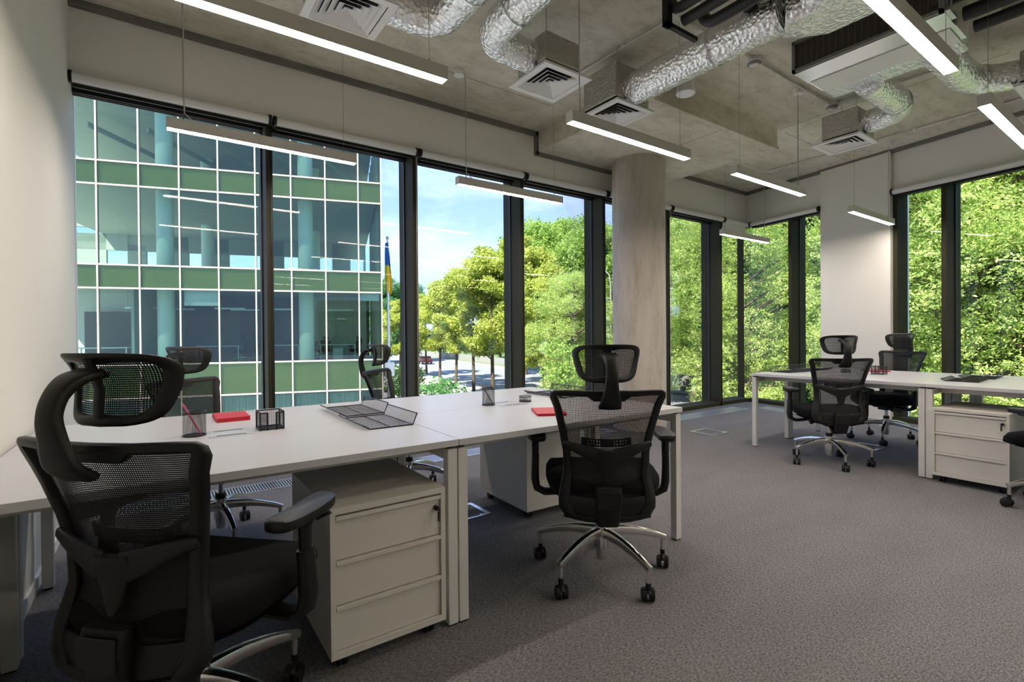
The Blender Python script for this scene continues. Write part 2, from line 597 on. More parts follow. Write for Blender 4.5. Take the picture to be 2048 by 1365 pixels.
# dropped slab round the column
structure(MB().box(3.585, 2.905, 3.225, 5.79, YG, ZC + 0.02).obj('beam_dropped_slab', 'ceiling', bevel=0.008))
o = MB()
o.box(3.575, 2.893, 3.215, 5.795, 2.915, 3.25)
structure(o.obj('trim_1', 'ceiling', bevel=0.003))
# round concrete column
cx, cy_, cr = 4.82, 4.10, 0.315
structure(MB().lathe([(cr, 0.0), (cr, 3.24)], n=64, center=(0, 0)).obj('column', 'column', smooth=True, loc=(cx, cy_, 0), angle=60))
# steel edge tracks at ceiling
structure(MB().box(XL, YW - 0.015, 3.40, 3.585, YW + 0.03, ZC).obj('trim_2', 'track'))
structure(MB().box(3.545, YW - 0.015, 3.19, 3.59, YW + 0.03, ZC).obj('trim_3', 'track'))
structure(MB().box(3.55, YW - 0.015, 3.185, 5.80, YW + 0.03, 3.23).obj('trim_4', 'track'))
structure(MB().box(5.80, YW - 0.015, 3.40, XC, YW + 0.03, ZC).obj('trim_5', 'track'))
o = MB(); rbox(o, 0.0, 1.235, -0.015, 0.03, 3.405, ZC); structure(o.obj('trim_6', 'track'))
o = MB(); rbox(o, 1.235, 2.125, -0.035, 0.0, 3.42, ZC); structure(o.obj('trim_7', 'track'))
o = MB(); rbox(o, 2.125, SB, -0.015, 0.03, 3.405, ZC); structure(o.obj('trim_8', 'track'))
structure(MB().box(XL, YB, 0, XL + 0.012, YW, 0.06).obj('baseboard_left', 'wall'))

# window bays ---------------------------------------------------------------
def win_bay(idx, x0, x1):
    g = structure(MB().box(x0, YG, 0.02, x1, YG + 0.02, ZH + 0.02).obj('window_%d' % idx, 'glass'))
    return g
mull_x = [0.80 + 1.288 * i for i in range(6)]
edges = [XL] + mull_x + [XC + 0.2]
wins = []
for i in range(len(edges) - 1):
    x0, x1 = edges[i], edges[i + 1]
    g = win_bay(i + 1, x0, x1)
    wins.append(g)
    m_ = MB()
    if i < 6:
        # mullion at the right end of this bay
        m_.box(x1 - 0.05, YW, 0.0, x1, YG + 0.12, ZH + 0.01)
        mu = m_.obj('mullion', 'frame', g)
        gk = MB().box(x1 - 0.062, YG - 0.03, 0.03, x1 + 0.012, YG - 0.001, ZH).obj('gasket', 'gasket', mu)
        MB().box(x1 - 0.018, YW - 0.006, 0.02, x1 - 0.002, YW, ZH).obj('cover_strip', 'gasket', mu)
    # head frame with stepped lines, sill frame
    h = MB().box(x0, YW + 0.05, 2.90, x1, YG + 0.05, 2.945).obj('head_frame', 'frame', g)
    hs = MB()
    for q in range(3):
        hs.box(x0, YG - 0.075 + 0.02 * q, 2.868 - 0.004 * q, x1, YG - 0.063 + 0.02 * q, 2.905)
    hs.obj('head_rib', 'gasket', h)
    x1e = min(x1, XC)
    s = MB().hexa([(x0, YW, 0.0), (x1e, YW, 0.0), (x1e, YG, 0.0), (x0, YG, 0.0)],
                  [(x0, YW, 0.055), (x1e, YW, 0.055), (x1e, YG, 0.07), (x0, YG, 0.07)]).obj('sill_frame', 'frame', g)
# right wall windows
rw_m = [(0.725, 0.775), (2.645, 2.695), (3.93, 3.98), (5.2, 5.25), (6.5, 6.55), (7.8, 7.85), (9.1, 9.15)]
bays = [(0.0, 1.235), (2.125, SB)]
n = len(edges)
seg = [(-0.2, 0.775), (0.775, 1.235), (2.125, 2.695), (2.695, 3.98), (3.98, 5.25), (5.25, 6.55), (6.55, 7.85), (7.85, 9.15), (9.15, SB)]
for s0, s1 in seg:
    o = MB(); rbox(o, s0, s1, 0.215, 0.235, 0.02, ZH + 0.02)
    g = structure(o.obj('window_%d' % n, 'glass'))
    n += 1
    if s1 not in (1.235, SB):
        o = MB(); rbox(o, s1 - 0.05, s1, 0.0, 0.34, 0, ZH + 0.01); mu = o.obj('mullion', 'frame', g)
        o = MB(); rbox(o, s1 - 0.062, s1 + 0.014, 0.185, 0.214, 0.03, ZH); o.obj('gasket', 'gasket', mu)
    if s0 == 2.125:
        o = MB(); rbox(o, s0, s0 + 0.05, 0.03, 0.27, 0, ZH + 0.01); o.obj('mullion', 'frame', g)
    o = MB(); rbox(o, max(s0, 0), s1, 0.05, 0.26, 2.885, 2.945); o.obj('head_frame', 'frame', g)
    o = MB(); rbox(o, max(s0, 0.0), s1, 0.0, 0.215, 0, 0.055); o.obj('sill_frame', 'frame', g)
# corner post outside
structure(MB().box(XC + 0.15, YG - 0.03, 0, XC + 0.22, YG + 0.05, ZH).obj('trim_9', 'frame'))
# pale fin outside beside the pillar
o = MB(); rbox(o, 1.90, 1.965, 0.55, 0.75, -4, 6)
structure(o.obj('trim_10', 'plastic_white'))

# roller blinds -------------------------------------------------------------
def blind(x0, x1, label, drop=0.0, chain=False):
    L_ = x1 - x0
    t = empty('roller_blind', (x0, YW, 2.905), 0, label, 'blind', 'roller blinds over the window wall')
    MB().cyl((0.02, -0.035, 0), (L_ - 0.025, -0.035, 0), 0.034, n=20).obj('fabric_roll', 'blind', t, smooth=True, angle=50)
    MB().cyl((0.0, -0.035, 0), (0.02, -0.035, 0), 0.042, n=20).obj('end_bracket', 'black', t, smooth=True)
    MB().cyl((L_ - 0.025, -0.035, 0), (L_, -0.035, 0), 0.042, n=20).obj('end_bracket', 'black', t, smooth=True)
    MB().box(0.02, -0.016, -0.058 - drop, L_ - 0.025, -0.002, -0.034 - drop).obj('bottom_bar', 'black', t)
    if drop:
        MB().box(0.02, -0.006, -0.04 - drop, L_ - 0.025, -0.003, 0).obj('fabric_sheet', 'blind', t)
    if chain:
        MB().cyl((L_ - 0.01, -0.02, 0), (L_ - 0.01, -0.02, -2.82), 0.0022, n=5).obj('pull_chain', 'cord', t)
        MB().cyl((L_ - 0.01, -0.045, 0), (L_ - 0.01, -0.045, -2.82), 0.0022, n=5).obj('pull_chain', 'cord', t)
    return t
bl = ['white roller blind over the first window beside the left wall',
      'white roller blind over the second window, above the flag',
      'white roller blind over the third window, behind the short pendant lamp',
      'white roller blind over the window just left of the concrete column',
      'white roller blind ending behind the concrete column',
      'white roller blind right of the column, above the tree with a trunk',
      'short white roller blind let down lower than the others beside the far corner']
for i in range(7):
    x0 = edges[i] + (0.0 if i == 0 else 0.005)
    x1 = edges[i + 1] - 0.01 if i < 6 else XC - 0.02
    blind(x0, x1, bl[i], 0.11 if i == 6 else 0.0, chain=(i in (1, 4, 6)))
def blind_r(s0, s1, label):
    t = empty('roller_blind', (0, 0, 0), 0, label, 'blind', 'roller blinds over the right wall windows')
    z = 2.90
    a, b = RW(s0 + 0.02, -0.035, z), RW(s1 - 0.02, -0.035, z)
    MB().cyl(a, b, 0.034, n=20).obj('fabric_roll', 'blind', t, smooth=True, angle=50)
    MB().cyl(RW(s0, -0.035, z), a, 0.042, n=20).obj('end_bracket', 'black', t, smooth=True)
    MB().cyl(b, RW(s1, -0.035, z), 0.042, n=20).obj('end_bracket', 'black', t, smooth=True)
    o = MB(); rbox(o, s0 + 0.02, s1 - 0.02, -0.016, -0.002, z - 0.06, z - 0.03); o.obj('bottom_bar', 'black', t)
blind_r(0.09, 1.225, 'white roller blind between the far corner and the white pillar')
blind_r(2.14, 4.6, 'white roller blind over the right-hand window, sloping up to the picture edge')
blind_r(4.61, 7.1, 'white roller blind further along the right wall beyond the picture edge')

# floor vents ---------------------------------------------------------------
def vent_strip(axis, a0, a1, c0, c1, label, group='linear floor vents'):
    t = empty('floor_vent', (0, 0, 0), 0, label, 'floor vent', group)
    f, s, bk = MB(), MB(), MB()
    if axis == 'x':
        bk.box(a0, c0, 0.0005, a1, c1, 0.0015)
        f.box(a0, c0 - 0.008, 0, a1, c0 + 0.006, 0.006); f.box(a0, c1 - 0.006, 0, a1, c1 + 0.008, 0.006)
        x = a0
        while x < a1:
            s.box(x, c0, 0.001, x + 0.0085, c1, 0.005)
            x += 0.0195
    else:
        rbox(bk, a0, a1, c0, c1, 0.0005, 0.0015)
        rbox(f, a0, a1, c0 - 0.006, c0 + 0.006, 0, 0.006); rbox(f, a0, a1, c1 - 0.006, c1 + 0.006, 0, 0.006)
        x = a0
        while x < a1:
            rbox(s, x, x + 0.0085, c0, c1, 0.001, 0.005)
            x += 0.0195
    bk.obj('vent_well', 'slot', t)
    f.obj('vent_frame', 'mirror_grey', t)
    so = s.obj('vent_slats', 'mirror_grey', t)
    so['kind'] = 'stuff'
vent_strip('x', -0.35, 3.6, 4.09, 4.30, 'silver slatted floor vent running along the window wall behind the left desks')
vent_strip('x', 3.7, 4.4, 4.09, 4.30, 'silver slatted floor vent left of the column base')
vent_strip('x', 5.25, 7.2, 4.06, 4.30, 'silver slatted floor vent right of the column, in front of the far corner')
vent_strip('r', 0.55, 2.1, -0.5, -0.26, 'silver slatted floor vent along the right wall in front of the white pillar')
vent_strip('r', 2.2, 5.0, -0.5, -0.26, 'silver slatted floor vent under the right-hand window')

# ceiling joints ------------------------------------------------------------
o = MB()
for z0, (x0, y0, x1, y1) in ((ZC - 0.0015, (0.4, 3.9, 3.3, 3.905)), (ZC - 0.0015, (5.95, 2.9, 7.6, 2.905)), (ZC - 0.0015, (5.80, 1.0, 5.805, 2.9)),
                             (3.2235, (4.75, 2.95, 4.755, 4.0))):
    o.box(x0, y0, z0, x1, y1, z0 + 0.01)
structure(o.obj('trim_11', 'track'))

# ================================================================== desks
TH = 0.026          # top thickness
ZT = 0.735
def make_desk(w, d, parts_side, name='desk', label='', group='', loc=(0, 0, 0), rz=0.0, legs='1111'):
    """origin at the near-left corner on the floor; x along the length, y depth"""
    t = empty(name, loc, rz, label, 'desk', group)
    MB().box(0.0015, 0.001, ZT - TH, w - 0.0015, d - 0.0015, ZT).obj('desktop', 'desktop', t, bevel=0.0015)
    lw, ld = 0.042, 0.04
    for side in (0, 1):
        x0 = 0.0025 if side == 0 else w - 0.0025 - lw
        for k in (0, 1):
            y0 = 0.012 if k == 0 else d - 0.012 - ld
            lg = MB().box(x0, y0, 0.006, x0 + lw, y0 + ld, ZT - TH - 0.012).obj('leg', 'white_metal', t, bevel=0.003)
            MB().box(x0 + 0.004, y0 + 0.004, 0, x0 + lw - 0.004, y0 + ld - 0.004, 0.006).obj('foot_pad', 'black', lg)
        MB().box(x0, 0.012 + ld, ZT - TH - 0.055, x0 + lw, d - 0.012 - ld, ZT - TH - 0.012).obj('cross_rail', 'white_metal', t, bevel=0.002)
        MB().box(x0 + 0.008, 0.03, ZT - TH - 0.012, x0 + lw - 0.008, d - 0.03, ZT - TH).obj('spacer', 'slot', t)
    for y0 in (0.17, d - 0.21):
        MB().box(0.048, y0, ZT - TH - 0.05, w - 0.048, y0 + 0.04, ZT - TH - 0.015).obj('long_rail', 'white_metal', t)
    return t

X0b, X1b, Y0b, Y1b = -0.4715, 2.3485, 1.7398, 3.1288
Xm = X1b - 1.4
YM = (Y0b + Y1b) / 2
W1 = Xm - X0b
dk = make_desk(W1, YM - Y0b, '', label='white desk behind the large foreground chair, touching the left wall', group='white desks of the left workstation island', loc=BT(X0b, Y0b), rz=DB)
make_desk(1.4, YM - Y0b, '', label='white desk behind the chair in the middle, front right of the left island', group='white desks of the left workstation island', loc=BT(Xm, Y0b), rz=DB)
make_desk(W1, Y1b - YM, '', label='white desk next to the left wall on the window side, red notebook on it', group='white desks of the left workstation island', loc=BT(X0b, YM), rz=DB)
make_desk(1.4, Y1b - YM, '', label='white desk on the window side right of the two wire trays', group='white desks of the left workstation island', loc=BT(Xm, YM), rz=DB)

# right island: length runs along -y
RX, RY = 4.8375, 2.7761
RD2 = 1.39 / 2
def rdesk(i, row, label):
    # rotate -90 deg: local x -> -y, local y -> +x
    x = RX + row * RD2
    y = RY - 1.4 * i
    return make_desk(1.4, RD2, '', label=label, group='white desks of the right workstation island', loc=BT(x, y), rz=DB - math.pi / 2)
rdesk(0, 0, 'white desk at the free end of the right island, nearest the camera')
rdesk(1, 0, 'white desk above the drawer pedestal of the right island')
rdesk(0, 1, 'white desk at the far side of the right island, before the white pillar')
rdesk(1, 1, 'white desk at the far side of the right island, before the right-hand window')

def W2(x, y, z=0.0):
    return (x, y, z)

# cable ports --------------------------------------------------------------
def cable_plate(x, y, rz, label, group):
    t = empty('cable_plate', (x, y, ZT), rz, label, 'cable port', group)
    MB().box(-0.083, -0.027, 0, 0.083, 0.027, 0.002).obj('plate', 'mirror_grey', t, bevel=0.001)
    MB().box(-0.055, -0.005, 0.002, 0.055, 0.006, 0.0026).obj('slot', 'slot', t)
for k, (x, y, rz, lb) in enumerate([
        (0.255, 2.378, DB, 'silver cable port nearer the camera, between pencil cup and black note box'),
        (0.255, 2.500, DB, 'silver cable port just in front of the thick red notebook on the left desk'),
        (1.69, 2.372, DB, 'silver cable port next to the red folder on the right half of the left island'),
        (1.69, 2.500, DB, 'silver cable port between the dark pencil cup and the low round wire dish'),
        (5.49, 2.02, DB + math.pi / 2, 'silver cable port on the right island seen through the chair net'),
        (5.62, 2.02, DB + math.pi / 2, 'silver cable port on the far row of the right island behind the chair'),
        (5.49, 0.78, DB + math.pi / 2, 'silver cable port on the right island near the picture edge'),
        (5.62, 0.78, DB + math.pi / 2, 'silver cable port on the far row of the right island near the picture edge')]):
    cable_plate(x, y, rz, lb, 'cable ports in the desks')

# drawer pedestals -----------------------------------------------------------
def make_pedestal(loc, rz, label):
    t = empty('drawer_pedestal', loc, rz, label, 'drawer unit', 'white drawer pedestals')
    w, d, z0, z1 = 0.43, 0.57, 0.055, 0.565
    MB().box(0, 0, z0, w, d, z0 + 0.022).obj('bottom_panel', 'cabinet', t, bevel=0.001)
    MB().box(0, 0, z1 - 0.022, w, d, z1).obj('top_panel', 'cabinet', t, bevel=0.001)
    MB().box(0, 0.001, z0 + 0.022, 0.018, d, z1 - 0.022).obj('side_panel', 'cabinet', t)
    MB().box(w - 0.018, 0.001, z0 + 0.022, w, d, z1 - 0.022).obj('side_panel', 'cabinet', t)
    MB().box(0.018, d - 0.016, z0 + 0.022, w - 0.018, d - 0.001, z1 - 0.022).obj('back_panel', 'cabinet', t)
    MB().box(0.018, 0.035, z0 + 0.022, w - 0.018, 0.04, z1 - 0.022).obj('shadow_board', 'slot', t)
    hz = (z1 - 0.026 - (z0 + 0.024)) / 3
    for i in range(3):
        a = z0 + 0.024 + hz * i
        b = a + hz - 0.003
        dr = MB().box(0.0195, 0.012, a, w - 0.0195, 0.034, b - 0.014).obj('drawer', 'cabinet', t, bevel=0.001)
        MB().box(0.0195, 0.0, b - 0.014, w - 0.0195, 0.034, b).obj('grip_ledge', 'cabinet', dr, bevel=0.0015)
    lk = MB().cyl((w - 0.037, 0.012, z1 - 0.075), (w - 0.037, -0.004, z1 - 0.075), 0.009, n=14).obj('lock', 'black', t, smooth=True)
    k = MB().box(w - 0.039, -0.022, z1 - 0.080, w - 0.035, -0.004, z1 - 0.070)
    k.box(w - 0.041, -0.021, z1 - 0.118, w - 0.033, -0.016, z1 - 0.082)
    k.obj('key', 'slot', lk)
    for cx_ in (0.05, w - 0.05):
        for cy in (0.06, d - 0.06):
            c = MB().cyl((cx_ - 0.016, cy, 0.025), (cx_ - 0.003, cy, 0.025), 0.025, n=18)
            c.cyl((cx_ + 0.003, cy, 0.025), (cx_ + 0.016, cy, 0.025), 0.025, n=18)
            c.box(cx_ - 0.018, cy - 0.02, 0.035, cx_ + 0.018, cy + 0.02, 0.055)
            c.obj('caster', 'black', t, smooth=True)
    return t
ped = make_pedestal((0.467, 1.712, 0), 0.0, 'white three-drawer pedestal with key, under the desk beside the foreground chair')
p2 = copy_tree(ped)
p2.location = (2.285, 3.0, 0); p2.rotation_euler = (0, 0, math.pi - 0.03)
p2['label'] = 'white pedestal seen from its side and back, left of the middle chair'
p3 = copy_tree(ped)
p3.location = (4.797, 1.262, 0); p3.rotation_euler = (0, 0, -math.pi / 2 - 0.03)
p3['label'] = 'white three-drawer pedestal with hanging key under the right island'
p4 = copy_tree(ped)
p4.location = (0.85, 3.08, 0); p4.rotation_euler = (0, 0, math.pi)
p4['label'] = 'white pedestal under the window-side desk behind the nearest pedestal'
bpy.data.objects.remove(p4.children[0]) if False else None
for o_ in list(p4.children_recursive):
    bpy.data.objects.remove(o_)
bpy.data.objects.remove(p4)

# floor boxes
def floor_box(x, y, label, s=0.25):
    t = empty('floor_box', (x, y, 0), 0.0, label, 'floor outlet', 'square floor boxes')
    f = MB()
    a, b = s / 2, s / 2 - 0.028
    f.box(-a, -a, 0.0005, a, -b, 0.006); f.box(-a, b, 0.0005, a, a, 0.006)
    f.box(-a, -b, 0.0005, -b, b, 0.006); f.box(b, -b, 0.0005, a, b, 0.006)
    f.obj('frame', 'mirror_grey', t)
    l = MB().box(-b, -b, 0.0005, b, b, 0.0035).obj('lid', 'carpet', t)
    MB().box(-0.05, -b - 0.012, 0.006, 0.05, -b - 0.004, 0.0075).obj('cable_flap', 'slot', t)
floor_box(1.61, 2.81, 'square silver floor box between the paired desk legs and the turned pedestal')
floor_box(5.19, 3.40, 'square silver floor box on open carpet between the two desk islands', 0.30)
floor_box(5.75, 2.02, 'square silver floor box under the right island behind its front chair')
floor_box(3.30, 4.19, 'square silver floor box near the window wall') if False else None

# ================================================================== office chair
def ybk(z):
    zs = [0.33, 0.38, 0.47, 0.56, 0.64, 0.72, 0.80, 0.92, 1.0]
    ys = [-0.205, -0.225, -0.215, -0.195, -0.197, -0.213, -0.238, -0.283, -0.31]
    return float(np.interp(z, zs, ys))
def hwk(z):
    zs = [0.345, 0.36, 0.40, 0.45, 0.50, 0.56, 0.64, 0.72, 0.80, 0.88, 0.92]
    ws = [0.11, 0.172, 0.206, 0.209, 0.200, 0.186, 0.188, 0.202, 0.220, 0.238, 0.243]
    return float(np.interp(z, zs, ws))
def bpt(x, z, off=0.0):
    return (x, ybk(z) + off + 0.045 * (abs(x) / 0.24) ** 2, z)

def make_chair(name='office_chair'):
    t = empty(name)
    # base
    gl = MB()
    gl.cyl((0, 0, 0.066), (0, 0, 0.12), 0.023, 0.027, n=20)
    gl.cyl((0, 0, 0.12), (0, 0, 0.235), 0.034, 0.033, n=20)
    gl.obj('hub', 'chrome', t, smooth=True)
    MB().cyl((0, 0, 0.235), (0, 0, 0.36), 0.0155, n=18).obj('gas_lift', 'chrome', t, smooth=True)
    MB().cyl((0, 0, 0.232), (0, 0, 0.262), 0.028, 0.026, n=18).obj('lift_collar', 'black', t, smooth=True)
    for k in range(5):
        a = 2 * math.pi * k / 5
        c, s = math.cos(a), math.sin(a)
        pts, sz = [], []
        for u in np.linspace(0, 1, 9):
            r = 0.028 + 0.29 * u
            z = 0.193 + 0.012 * math.sin(u * 1.6) - 0.066 * u ** 1.8
            pts.append((c * r, s * r, z))
            sz.append((0.0185 - 0.006 * u, 0.025 - 0.0115 * u))
        lb = MB().sweep(pts, sz, n=12, upv=(0, 0, 1), power=3.5)
        ex, ey = c * 0.306, s * 0.306
        lb.cyl((ex, ey, 0.135), (ex, ey, 0.075), 0.0095, n=10)
        leg = lb.obj('leg', 'chrome', t, smooth=True, angle=35)
        # caster: two wheels and hood, turned individually
        ca = a + (k * 1.7 + 0.6)
        cc, cs = math.cos(ca), math.sin(ca)
        ox, oy = ex - cc * 0.012, ey - cs * 0.012
        w = MB()
        for sd in (-1, 1):
            n0 = Vector((-cs, cc, 0)) * sd
            p = Vector((ox, oy, 0.0285))
            w.sweep([p + n0 * 0.006, p + n0 * 0.011, p + n0 * 0.024, p + n0 * 0.028], [(0.0265, 0.0265), (0.0285, 0.0285), (0.0275, 0.0275), (0.018, 0.018)], n=20)
        hp = []
        for q in range(7):
            th = R(20 + q * 23)
            hp.append((ox - cc * math.cos(th) * 0.026 * -1, oy - cs * math.cos(th) * 0.026 * -1, 0.0285 + math.sin(th) * 0.03))
        w.sweep(hp, (0.010, 0.005), n=8, upv=(cc * 0.01, cs * 0.01, 1))
        w.cyl((ex, ey, 0.05), (ex, ey, 0.082), 0.011, n=10)
        w.obj('caster', 'black', leg, smooth=True)
    # mechanism
    me = MB()
    me.box(-0.075, -0.15, 0.352, 0.075, 0.10, 0.398)
    me.box(-0.05, -0.06, 0.325, 0.05, 0.06, 0.352)
    me.obj('mechanism', 'black', t, bevel=0.008)
    MB().sweep([(0.07, 0.03, 0.368), (0.20, 0.03, 0.362), (0.285, 0.035, 0.366)], [(0.006, 0.006), (0.006, 0.006), (0.016, 0.007)], n=8).obj('height_lever', 'black', t, smooth=True)
    MB().cyl((-0.08, 0.07, 0.36), (-0.13, 0.07, 0.345), 0.02, 0.028, n=16).obj('tension_knob', 'black', t, smooth=True)
    # seat: stacked rounded outlines
    def outline(sx, fy, by, n=40):
        out = []
        for i in range(n):
            th = 2 * math.pi * i / n
            c, s = math.cos(th), math.sin(th)
            p = 3.6
            x = sx * math.copysign(abs(c) ** (2 / p), c)
            y = (fy if s > 0 else by) * math.copysign(abs(s) ** (2 / p), s)
            x *= (1.0 - 0.10 * max(0, -y / by) ** 2)
            out.append((x, y))
        return out
    lev = [(0.200, 0.185, 0.395, 0.17), (0.245, 0.245, 0.408, 0.20), (0.256, 0.285, 0.435, 0.215), (0.254, 0.283, 0.462, 0.213), (0.240, 0.262, 0.484, 0.20), (0.19, 0.19, 0.495, 0.155), (0.10, 0.10, 0.492, 0.08)]
    v, f = [], []
    n = 40
    for (sx, fy, z, by) in lev:
        for (x, y) in outline(sx, fy, by, n):
            zz = z - 0.035 * max(0, (y - 0.13) / 0.14) ** 2 + 0.012 * (abs(x) / 0.25) ** 2
            v.append((x, y, zz))
    for i in range(len(lev) - 1):
        for j in range(n):
            f.append((i * n + j, i * n + (j + 1) % n, (i + 1) * n + (j + 1) % n, (i + 1) * n + j))
    f.append(tuple(range(n - 1, -1, -1)))
    f.append(tuple((len(lev) - 1) * n + j for j in range(n)))
    MB().add(v, f).obj('seat', 'black_rough', t, smooth=True, angle=80)
    sh = MB()
    v = []
    for (sx, fy, by, z) in ((0.17, 0.16, 0.17, 0.383), (0.235, 0.225, 0.20, 0.400)):
        v += [(x, y, z - 0.02 * max(0, (y - 0.13) / 0.14) ** 2) for x, y in outline(sx, fy, by, n)]
    f = [(j, (j + 1) % n, n + (j + 1) % n, n + j) for j in range(n)] + [tuple(range(n - 1, -1, -1)), tuple(n + j for j in range(n))]
    sh.add(v, f).obj('seat_shell', 'black', t, smooth=True)
    # backrest frame (closed loop)
    half = [(0.0, 0.912), (0.10, 0.912), (0.18, 0.914), (0.222, 0.913), (0.239, 0.902), (0.241, 0.880)]
    for z in (0.84, 0.80, 0.76, 0.72, 0.68, 0.64, 0.60, 0.56, 0.52, 0.48, 0.44, 0.41):
        half.append((hwk(z) - 0.004, z))
    half += [(0.180, 0.378), (0.145, 0.360), (0.09, 0.350), (0.0, 0.347)]
    loop = half + [(-x, z) for x, z in half[-2:0:-1]]
    def fsz(x, z):
        w = 0.0165
        if z > 0.905:
            w = 0.0125 + 0.004 * 0
        if z < 0.60:
            w = 0.0165 + 0.009 * min(1, (0.60 - z) / 0.15)
        if z < 0.37:
            w = 0.016
        return w
    v, f = [], []
    k = len(loop)
    NS = 10
    for i, (x, z) in enumerate(loop):
        xa, za = loop[(i + 1) % k]; xb, zb = loop[i - 1]
        tx, tz = xa - xb, za - zb
        l_ = math.hypot(tx, tz)
        nx, nz = tz / l_, -tx / l_
        w = fsz(x, z)
        # shift inwards so the outline is the outer edge
        sgn = -1 if (x * nx + (z - 0.63) * nz) > 0 else 1
        xi, zi = x + sgn * nx * w * 0.9, z + sgn * nz * w * 0.9
        dp = 0.013 if z > 0.5 else 0.018
        for j in range(NS):
            th = 2 * math.pi * (j + 0.5) / NS
            ca_, sa_ = math.cos(th), math.sin(th)
            ca_ = math.copysign(abs(ca_) ** 0.6, ca_); sa_ = math.copysign(abs(sa_) ** 0.6, sa_)
            px, pz = xi + nx * w * ca_, zi + nz * w * ca_
            v.append(bpt(px, pz, dp * sa_))
    for i in range(k):
        for j in range(NS):
            f.append((i * NS + j, i * NS + (j + 1) % NS, ((i + 1) % k) * NS + (j + 1) % NS, ((i + 1) % k) * NS + j))
    bfm = MB().add(v, f)
    # trapezoid dip in the middle of the top rail
    dip = [(-0.105, 0.900), (-0.062, 0.868), (0.062, 0.868), (0.105, 0.900)]
    lo = [bpt(x, z, -0.012) for x, z in dip]; hi = [bpt(x, z, 0.010) for x, z in dip]
    bfm.hexa(lo, hi)
    bf = bfm.obj('back_frame', 'black', t, smooth=True, angle=50)
    # lower cross bar
    cb = MB()
    pts = [bpt(x, 0.402 + 0.010 * (abs(x) / 0.17) ** 2, 0.0) for x in np.linspace(-0.178, 0.178, 11)]
    cb.sweep(pts, (0.009, 0.050), n=12, upv=(0, 0, 1), power=3)
    cb.obj('cross_bar', 'black', t, smooth=True, angle=50)
    # net
    g = MB(); g.uv = []
    nz_, nx_ = 26, 18
    for i in range(nz_ + 1):
        z = 0.40 + (0.905 - 0.40) * i / nz_
        hw = hwk(z) - 0.014
        for j in range(nx_ + 1):
            x = -hw + 2 * hw * j / nx_
            p = bpt(x, z, 0.008 - 0.012 * (1 - (x / hw) ** 2))
            g.v.append(p); g.uv.append((x, z))
    for i in range(nz_):
        for j in range(nx_):
            a0 = i * (nx_ + 1) + j
            g.f.append((a0, a0 + 1, a0 + nx_ + 2, a0 + nx_ + 1))
    nv = len(g.v)
    g.v += [(x_, y_ + 0.003, z_) for x_, y_, z_ in g.v]; g.uv += list(g.uv); g.f += [tuple(i_ + nv for i_ in q_) for q_ in g.f]
    g.obj('back_net', 'net', t, smooth=True)
    # lumbar support: two wings, stem, perforated pad
    lm = MB()
    for sd in (-1, 1):
        pts, sz = [], []
        for u in np.linspace(0, 1, 8):
            x = sd * (0.185 - 0.155 * u); z = 0.680 - 0.052 * u ** 1.1
            pts.append(bpt(x, z, -0.016 - 0.018 * math.sin(u * 1.5)))
            sz.append((0.008, 0.013 + 0.022 * u))
        lm.sweep(pts, sz, n=12, upv=(0, 0, 1), power=3)
    st = []
    for u in np.linspace(0, 1, 6):
        z = 0.655 - 0.135 * u
        st.append((0, ybk(z) - 0.036 + 0.008 * u, z))
    lm.sweep(st, [(0.044, 0.010), (0.050, 0.011), (0.040, 0.011), (0.030, 0.010), (0.025, 0.009), (0.009, 0.006)], n=12, upv=(0, 1, 0), power=3)
    lmo = lm.obj('lumbar_support', 'black', t, smooth=True, angle=50)
    pd = MB()
    nx2 = 34
    for r_ in range(5):
        z = 0.660 + 0.007 * r_
        for j in range(nx2):
            x0 = -0.105 + 0.21 * j / nx2
            if r_ in (1, 3) and j % 2 == 0 and 3 < abs(j - nx2 / 2) < 14:
                continue
            x1 = x0 + 0.21 / nx2
            zo = 0.010 * (x0 / 0.105) ** 2
            a_ = [bpt(x0, z + zo, 0.016), bpt(x1, z + zo, 0.016), bpt(x1, z + zo + 0.007, 0.016), bpt(x0, z + zo + 0.007, 0.016)]
            b_ = [bpt(x0, z + zo, 0.020), bpt(x1, z + zo, 0.020), bpt(x1, z + zo + 0.007, 0.020), bpt(x0, z + zo + 0.007, 0.020)]
            pd.hexa(a_, b_)
    pd.obj('perforated_pad', 'black', lmo)
    # spine bracket to the mechanism
    sb = MB()
    sp = [(0, ybk(0.47) - 0.028, 0.468), (0, ybk(0.42) - 0.030, 0.42), (0, -0.238, 0.36), (0, -0.222, 0.312), (0, -0.17, 0.300), (0, -0.10, 0.335), (0, -0.06, 0.37)]
    sb.sweep(sp, [(0.054, 0.018), (0.055, 0.022), (0.049, 0.021), (0.045, 0.019), (0.043, 0.018), (0.043, 0.018), (0.043, 0.018)], n=14, upv=(0, -1, 0.02), power=6)
    sb.obj('back_bracket', 'black', t, smooth=True, angle=40)
    MB().box(-0.050, ybk(0.44) - 0.056, 0.385, 0.050, ybk(0.44) - 0.050, 0.458).obj('bracket_cover', 'black', t, bevel=0.003)
    # headrest post
    hp = [(0, -0.298, 0.858), (0, -0.335, 0.890), (0, -0.350, 0.945), (0, -0.356, 0.99), (0, -0.343, 1.03), (0, -0.315, 1.058), (0, -0.282, 1.068), (0, -0.262, 1.068)]
    sz = [(0.048, 0.012), (0.040, 0.014), (0.028, 0.015), (0.023, 0.015), (0.024, 0.015), (0.032, 0.014), (0.038, 0.012), (0.036, 0.011)]
    hp2, sz2 = [], []
